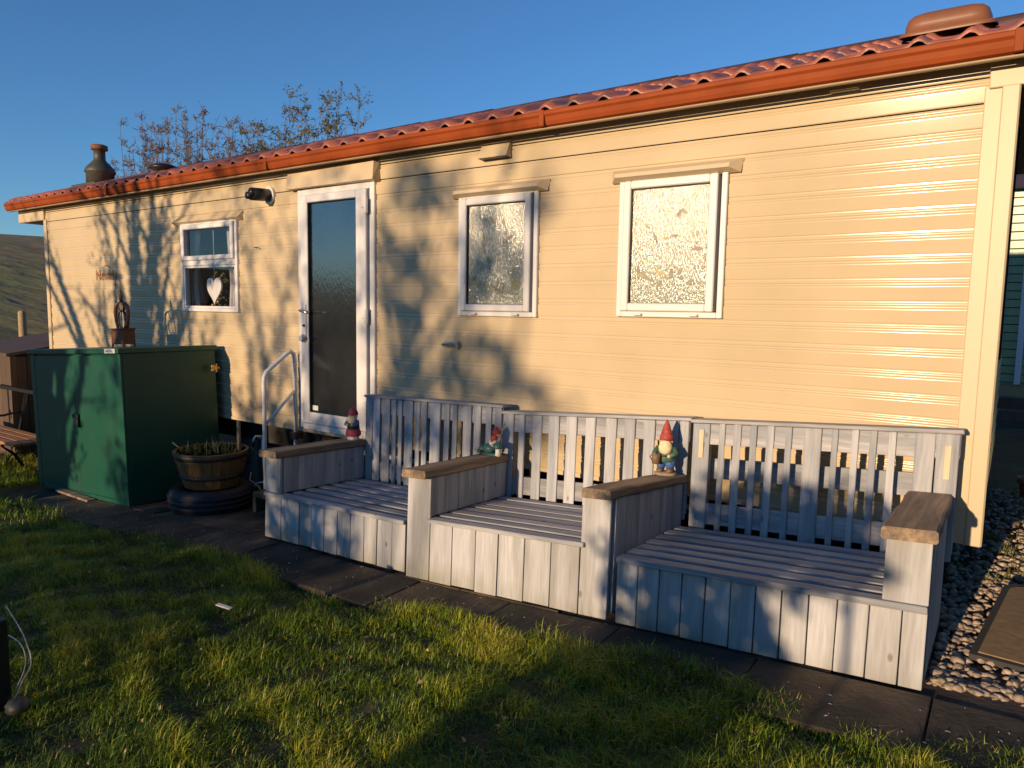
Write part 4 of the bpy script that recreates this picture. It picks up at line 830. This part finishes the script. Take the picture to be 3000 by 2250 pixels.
# ------------------------------------------------------------------ grass
gmat = bpy.data.materials.new('grass_blade'); gmat.use_nodes = True; n = gmat.node_tree.nodes; l = gmat.node_tree.links; b = n['Principled BSDF']
at = n.new('ShaderNodeAttribute'); at.attribute_name = 'tint'; rp = n.new('ShaderNodeValToRGB'); e = rp.color_ramp.elements
e[0].position = 0; e[0].color = (0.045, 0.095, 0.004, 1); e[1].position = 1; e[1].color = (0.42, 0.32, 0.12, 1)
for pos, c in ((.35, (0.10, 0.185, 0.006)), (.62, (0.27, 0.34, 0.010)), (.85, (0.46, 0.42, 0.025))): q = e.new(pos); q.color = (*c, 1)
l.new(at.outputs['Fac'], rp.inputs[0]); l.new(rp.outputs[0], b.inputs['Base Color']); b.inputs['Roughness'].default_value = .5
tr = n.new('ShaderNodeBsdfTranslucent'); ms = n.new('ShaderNodeMixShader'); ms.inputs[0].default_value = .22; l.new(rp.outputs[0], tr.inputs[0]); l.new(b.outputs[0], ms.inputs[1]); l.new(tr.outputs[0], ms.inputs[2]); l.new(ms.outputs[0], n['Material Output'].inputs[0])
def edge_y(x): return -1.33+.05*np.sin(x*5.1)+.035*np.sin(x*11.7+1)+np.interp(x, [-6, -5, -3.1, -1.8, -.7, .3], [-.05, -.05, -.03, .07, .10, .12])
def grass(N, fx, fy, hmin, hmax, wmin, wmax, name, label, ok):
    x, y = fx(N), fy(N); k = ok(x, y); x, y = x[k], y[k]; N = len(x)
    # clumping by smooth fields
    f1 = np.sin(x*7.3+2*np.sin(y*5.1))*np.sin(y*8.9+1.7*np.sin(x*4.3)); f2 = np.sin(x*2.1+y*3.3+.5)*np.sin(y*2.7-x*1.3); f3 = np.sin(x*19+y*13)*np.sin(y*23-x*9)
    h = (hmin+(hmax-hmin)*RNG.random(N))*(1+.5*f1+.3*f3); wd = RNG.uniform(wmin, wmax, N); a = RNG.uniform(0, 2*np.pi, N)+1.2*f1; ln = RNG.uniform(.25, 1.15, N)*h
    z0 = hz(x, y)-.035+(lawn_bump(x, y)+.03)-.008
    dx, dy = np.cos(a), np.sin(a); sx, sy = -dy*wd, dx*wd
    P = np.empty((N, 5, 3))
    P[:, 0] = np.stack([x-sx, y-sy, z0], -1); P[:, 1] = np.stack([x+sx, y+sy, z0], -1)
    P[:, 2] = np.stack([x+sx*.75+dx*ln*.3, y+sy*.75+dy*ln*.3, z0+h*.6], -1); P[:, 3] = np.stack([x-sx*.75+dx*ln*.3, y-sy*.75+dy*ln*.3, z0+h*.6], -1)
    P[:, 4] = np.stack([x+dx*ln, y+dy*ln, z0+h*np.clip(1.05-.3*ln/h, .5, 1)], -1)
    tint = np.clip(.40+.20*f1+.20*f2+.1*f3+RNG.normal(0, .13, N), 0, 1); dead = RNG.random(N) < .05; tint[dead] = RNG.uniform(.85, 1, dead.sum())
    tv = np.repeat(tint, 5); base = np.arange(N)[:, None]*5
    F = np.concatenate([base+np.array([[0, 1, 2]]), base+np.array([[0, 2, 3]]), base+np.array([[3, 2, 4]])], 0)
    o = big_mesh(name, P.reshape(-1, 3), F, gmat, attr=tv); return tag(o, label, 'grass', kind='stuff')
ok1 = lambda x, y: (y < edge_y(x)+RNG.normal(0, .035, len(x)))
grass(210000, lambda N: RNG.uniform(-5.9, .6, N), lambda N: -3.35+2.15*RNG.random(N), .022, .060, .0011, .0024, 'lawn_grass', 'short green and yellowing lawn grass before the benches', ok1)
def ok2(x, y): return ((y < np.where(x > -7.6, edge_y(np.clip(x, -6, 0)), -.2)))
grass(60000, lambda N: RNG.uniform(-13, -5.7, N), lambda N: -3.3+3.2*RNG.random(N), .03, .085, .002, .0045, 'rough_grass', 'rough grass around the old garden bench', ok2)
grass(30000, lambda N: RNG.uniform(-4.5, 2.2, N), lambda N: -6.8+3.5*RNG.random(N), .03, .07, .0025, .004, 'back_lawn_grass', 'lawn grass around the photographer', lambda x, y: x > -99)
gr2 = MB()
for k in range(60): blades(gr2, 12, .05, .03, .08, .003, .8, cz=float(g(.15))-.03, cx=random.uniform(.0, .6), cy=random.uniform(.5, 3.2))
tag(gr2.build('gravel_weed', LEAFS, fix=False), 'sparse weeds growing through the gravel strip', 'weeds', kind='stuff')
ll = MB()
for k in range(150):
    X, Y = random.uniform(-5, .2), random.uniform(-3.1, -1.45); z = float(hz(X, Y)+lawn_bump(X, Y))+random.uniform(.015, .035); r_ = random.uniform(.005, .015); a = random.uniform(0, 6.28); c, q = math.cos(a)*r_, math.sin(a)*r_; t = random.uniform(-.008, .008)
    ll.add([(X-c, Y-q, z), (X+q*.6, Y-c*.6, z+.004+t), (X+c, Y+q, z+.002), (X-q*.6, Y+c*.6, z+.006-t)], [(0, 1, 2, 3)])
tag(ll.build('lawn_litter', mat('dead_leaf', (.30, .21, .11), .8, var=.5, scale=9, coords='World'), fix=False), 'small dead leaves and petals caught in the lawn', 'litter', kind='stuff')
# broad-leaved weeds near old bench
for i, (x, y) in enumerate(((-9.35, -.55), (-8.55, -.5), (-8.2, -.62), (-8.75, -1.0), (-8.35, -1.15))):
    m = MB(); z = float(g(x, y))-.03
    for k in range(26):
        a = random.uniform(0, 6.28); r_ = random.uniform(.03, .17); h_ = random.uniform(.05, .22); c0 = Vector((r_*math.cos(a), r_*math.sin(a), h_)); d = Vector((math.cos(a), math.sin(a), random.uniform(-.3, .5))).normalized(); s_ = d.cross(Vector((0, 0, 1))).normalized(); L_ = random.uniform(.04, .09)
        m.add([tuple(c0), tuple(c0+d*L_*.5+s_*L_*.3), tuple(c0+d*L_), tuple(c0+d*L_*.5-s_*L_*.3)], [(0, 1, 2, 3)]); m.tube([(0, 0, 0), tuple(c0)], .003, 4)
    o = m.build('weed_clump', LEAFS, fix=False, loc=(x, y, z)); tag(o, ('leafy weed clump behind the garden bench, furthest left', 'leafy weed clump under the right end of the garden bench seat', 'leafy weed clump between the garden bench and the shed', 'leafy weed clump in front of the garden bench', 'leafy weed clump on the grass at the shed corner')[i], 'weed', 'weed clumps by the garden bench')

# ------------------------------------------------------------------ trees
def branch_tree(seed, stems, levels, leaf_n, leaf_s, spread, h, r0, leafm, name, label, loc, kids=4, ratio=.58, up=.35, group=None, sides=5, cat='tree', base=.08):
    rr = random.Random(seed); br = MB(); lf = []
    def rv(): return Vector((rr.gauss(0, 1), rr.gauss(0, 1), rr.gauss(0, 1)))
    def grow(p, d, L, r, lev):
        n = 5; pts = [p.copy()]; rs = [r]; q = p.copy(); dd = d.copy()
        for k in range(n):
            dd = (dd+rv()*.11+Vector((0, 0, up*.12))).normalized(); q = q+dd*L/n; pts.append(q.copy()); rs.append(r*(1-.62*(k+1)/n))
            if lev > 0 and k >= 1:
                for _ in range(max(1, round(kids/(n-1)+rr.uniform(-.4, .6)))):
                    nd = (dd*.75+rv()*.55+Vector((0, 0, up*.5))).normalized(); grow(q.copy(), nd, L*ratio*rr.uniform(.6, 1.15), rs[-1]*.62, lev-1)
            if lev <= 1:
                for _ in range(leaf_n): lf.append(q+rv()*leaf_s*1.2-dd*rr.random()*L/n)
        br.tube(pts, rs, sides if lev > 1 else 4 if lev == 1 else 3, cap=False)
    for s in range(stems):
        a = 2*math.pi*s/stems+rr.uniform(-.4, .4); t = spread*rr.uniform(.35, 1.1); d = Vector((math.cos(a)*math.sin(t), math.sin(a)*math.sin(t), math.cos(t)))
        bb = base*rr.random()**.5; grow(Vector((math.cos(a)*bb, math.sin(a)*bb, -.15)), d, h*rr.uniform(.75, 1.1), r0*rr.uniform(.6, 1.1), levels)
    root = empty(name, loc, label, cat, group); br.build('trunk', BARK, root, True, fix=False)
    if lf:
        C = np.array([tuple(q) for q in lf]); N = len(C); rg = np.random.default_rng(seed); A = rg.normal(size=(N, 3)); A /= np.linalg.norm(A, axis=1)[:, None]; B = np.cross(A, rg.normal(size=(N, 3))); B /= np.linalg.norm(B, axis=1)[:, None]
        s = (leaf_s*rg.uniform(.5, 1.2, N))[:, None]; P = np.stack([C-A*s, C+B*s*.45, C+A*s, C-B*s*.45], 1).reshape(-1, 3)
        big_mesh('crown', P, np.arange(N*4).reshape(-1, 4), leafm, root)
    return root
def shrub(seed, loc, blobs, N, ls, label, name='evergreen_shrub', leafm=LEAF, group=None, trunk=True):
    rg = np.random.default_rng(seed); root = empty(name, loc, label, 'tree' if 'tree' in name else 'shrub', group); Cs = []
    tot = sum(b[3]*b[4]*b[5] for b in blobs)
    for (x, y, z, rx, ry, rz) in blobs:
        k = int(N*rx*ry*rz/tot); q = rg.normal(size=(k, 3)); q /= np.linalg.norm(q, axis=1)[:, None]; q *= (rg.random(k)**.38)[:, None]*(1+.18*np.sin(q[:, :1]*9+q[:, 2:]*7)); Cs.append(np.array([x, y, z])+q*np.array([rx, ry, rz]))
    C = np.concatenate(Cs); n_ = len(C); A = rg.normal(size=(n_, 3)); A /= np.linalg.norm(A, axis=1)[:, None]; B = np.cross(A, rg.normal(size=(n_, 3))); B /= np.linalg.norm(B, axis=1)[:, None]
    s = (ls*rg.uniform(.5, 1.2, n_))[:, None]; P = np.stack([C-A*s, C+B*s*.55, C+A*s, C-B*s*.55], 1).reshape(-1, 3); big_mesh('crown', P, np.arange(n_*4).reshape(-1, 4), leafm, root)
    m = MB()
    for (x, y, z, rx, ry, rz) in blobs: m.tube([(x*.1, y*.1, -.1), (x*.5, y*.5, z*.5), (x, y, z)], [.07, .045, .02], 6)
    m.build('trunk', BARK, root, True); return root
def gl(x, y): return float(hz(x, y))
# behind the roof
def thicket(seed, x0, x1, y, ztop, n, leafm, ls, label, fan=.15, nl=7):
    rr = random.Random(seed); xc = (x0+x1)/2; zb = gl(xc, y); root = empty('twiggy_tree', (xc, y, zb), label, 'tree'); br = MB(); lf = []
    def rv(): return Vector((rr.gauss(0, 1), rr.gauss(0, 1), rr.gauss(0, 1)))
    for i in range(n):
        u = (x0+(x1-x0)*(i+rr.random())/n)-xc; H = (ztop-zb)*rr.uniform(.80, 1.08); bu = u*(1-fan*2.2); v = rr.uniform(-.5, .5); wob = [rr.gauss(0, .05) for _ in range(4)]
        pts = []; m = 14
        for k in range(m+1):
            t = k/m; pts.append(Vector((bu+(u-bu)*t*t+wob[0]*math.sin(5*t+i)+wob[1]*math.sin(11*t), v+wob[2]*math.sin(6*t), H*t-.1*(1-t))))
        br.tube(pts, [.022*(1-.82*k/m) for k in range(m+1)], 4, cap=False)
        for k in range(7, m+1):
            for _ in range(4):
                p = pts[k]; d = (Vector((rr.choice((-1, 1))*rr.uniform(.25, 1), rr.gauss(0, .5), rr.uniform(.25, 1.1)))).normalized(); L = rr.uniform(.16, .55)*(1.15-.5*k/m); tw = [p]
                for q in range(4): d = (d+rv()*.18).normalized(); tw.append(tw[-1]+d*L/4)
                br.tube(tw, [.0065, .0055, .0045, .0035, .0025], 3, cap=False)
                for q in tw[1:]:
                    for _ in range(nl//4+(rr.random() < (nl % 4)/4)): lf.append(q+rv()*.022)
                for _ in range(2):
                    q = tw[rr.randrange(1, 4)]; e = (d+rv()*.6).normalized(); l2 = L*.4; br.tube([q, q+e*l2], [.004, .002], 3, cap=False)
                    for j in range(3): lf.append(q+e*l2*(j+1)/3+rv()*.015)
    br.build('trunk', BARK, root, False, fix=False)
    C = np.array([tuple(q) for q in lf]); N = len(C); rg = np.random.default_rng(seed); A = rg.normal(size=(N, 3)); A /= np.linalg.norm(A, axis=1)[:, None]; B = np.cross(A, rg.normal(size=(N, 3))); B /= np.linalg.norm(B, axis=1)[:, None]
    q = (ls*rg.uniform(.4, 1.25, N))[:, None]; big_mesh('crown', np.stack([C-A*q, C+B*q*.5, C+A*q, C-B*q*.5], 1).reshape(-1, 3), np.arange(N*4).reshape(-1, 4), leafm, root)
thicket(21, -17.2, -13.5, 5.0, 5.1, 72, LEAFB, .020, 'brownish budding thicket of thin stems behind the roof, next to the flue')
thicket(33, -13.9, -12.2, 5.3, 4.75, 32, LEAFB, .020, 'low brownish stems behind the roof between the two taller thickets')
thicket(5, -12.5, -9.5, 5.0, 4.95, 40, LEAFS, .024, 'greener thin-leaved tree rising behind the middle of the roof', fan=.3, nl=10)
# behind the camera: what shades the garden
branch_tree(3, 9, 2, 2, .05, .36, 4.2, .15, LEAFB, 'bare_tree', 'bare many-stemmed tree behind the photographer whose branch shadows fall left of the window', (-8.1, -8.6, gl(-8.1, -8.6)), kids=5, ratio=.5, up=.35)
branch_tree(8, 3, 2, 3, .06, .25, 4.6, .10, LEAFB, 'bare_tree', 'slender budding tree behind the photographer shading the door', (-6.4, -13.5, gl(-6.4, -13.5)), kids=5, ratio=.5, up=.35)
shrub(4, (-5.3, -21, gl(-5.3, -21)), [(.1, 0, 4.45, .75, .6, .5), (-.45, 0, 5.1, .4, .5, .65), (.3, 0, 5.3, .35, .4, .35), (-.25, 0, 5.85, .45, .4, .28), (.75, 0, 5.75, .25, .3, .2), (.85, 0, 4.3, .3, .3, .3), (-.55, 0, 4.25, .3, .4, .25)], 520, .12, 'open-crowned tree far behind the photographer casting soft shade between door and window', name='shade_tree')
shrub(5, (-5.6, -10, gl(-5.6, -10)), [(-.65, 0, 1.25, .62, .6, 1.25), (.1, .1, 1.2, .7, .6, 1.25), (.85, 0, 1.15, .62, .6, 1.2), (1.3, 0, 1.15, .5, .5, 1.12)], 7500, .06, 'dense evergreen shrub behind the photographer shading the left of the lawn')
shrub(6, (-1.72, -8, gl(-1.72, -8)), [(.06, 0, .88, .47, .5, .90), (.32, 0, 1.68, .42, .4, .24), (-.1, 0, 1.6, .35, .4, .3)], 5600, .05, 'rounded evergreen shrub behind the photographer shading the nearest bench')
ck = MB().tube([(0, 0, -.1), (0, 0, 1.3), (-.01, 0, 1.42), (-.06, 0, 1.50), (-.13, 0, 1.52), (-.20, 0, 1.48), (-.23, 0, 1.40)], .014, 8).build('shepherds_crook', LATCH, smooth=True, loc=(-.90, -6.2, gl(-.90, -6.2))); tag(ck, 'black iron crook pole standing in the lawn behind the photographer', 'crook')
for k in range(7):  # conifers added out of view to darken the right-facing sides
    hx, hy = 5.2+.5*math.sin(k*2.1), -11+k*1.9
    shrub(60+k, (hx, hy, gl(hx, hy)), [(0, 0, 2.2, 1.15, 1.15, 2.2), (0, 0, 4.0, .8, .8, 1.5)], 3200, .14, 'added unseen conifer beyond the right edge, blocking sky light from that side', name='added_conifer_tree', group='added unseen conifers along the right side')
sf = empty('added_shadow_figure', (-7.55, -4.6, gl(-7.55, -4.6)), 'added unseen standing figure left of the view, casting the shadow on the shed', 'shadow_caster')  # unseen figure added to throw the figure-shaped shadow on the shed
MB().lathe([(.15, .62), (.17, .85), (.135, 1.1), (.17, 1.35), (.10, 1.5), (.06, 1.54)], 16, sy=.7).build('torso', SHADOWFIG, sf, True)
for s in (-1, 1): MB().tube([(s*.07, 0, .75), (s*.10, 0, .35), (s*.16, 0, .03)], [.10, .07, .05], 10).build('leg', SHADOWFIG, sf, True)
MB().ell((0, 0, 1.64), (.10, .11, .13)).build('head', SHADOWFIG, sf, True); MB().lathe([(.26, -.02), (.26, .05)], 16).build('plinth', SHADOWFIG, sf)
hg = MB(); rgn = np.random.default_rng(9)
hx_ = rgn.uniform(-40, 30, 9000); hzv = rgn.uniform(0, 1.5, 9000)
P = []; 
C = np.stack([hx_, -38+rgn.normal(0, .5, 9000), np.array([gl(x, -38) for x in hx_])+hzv], -1); A = rgn.normal(size=(9000, 3))*.16; B = rgn.normal(size=(9000, 3))*.16
hedge = big_mesh('far_hedge', np.stack([C-A, C+B, C+A, C-B], 1).reshape(-1, 3), np.arange(36000).reshape(-1, 4), LEAF); tag(hedge, 'dark field hedge far behind the photographer, mirrored in the door glass', 'hedge')
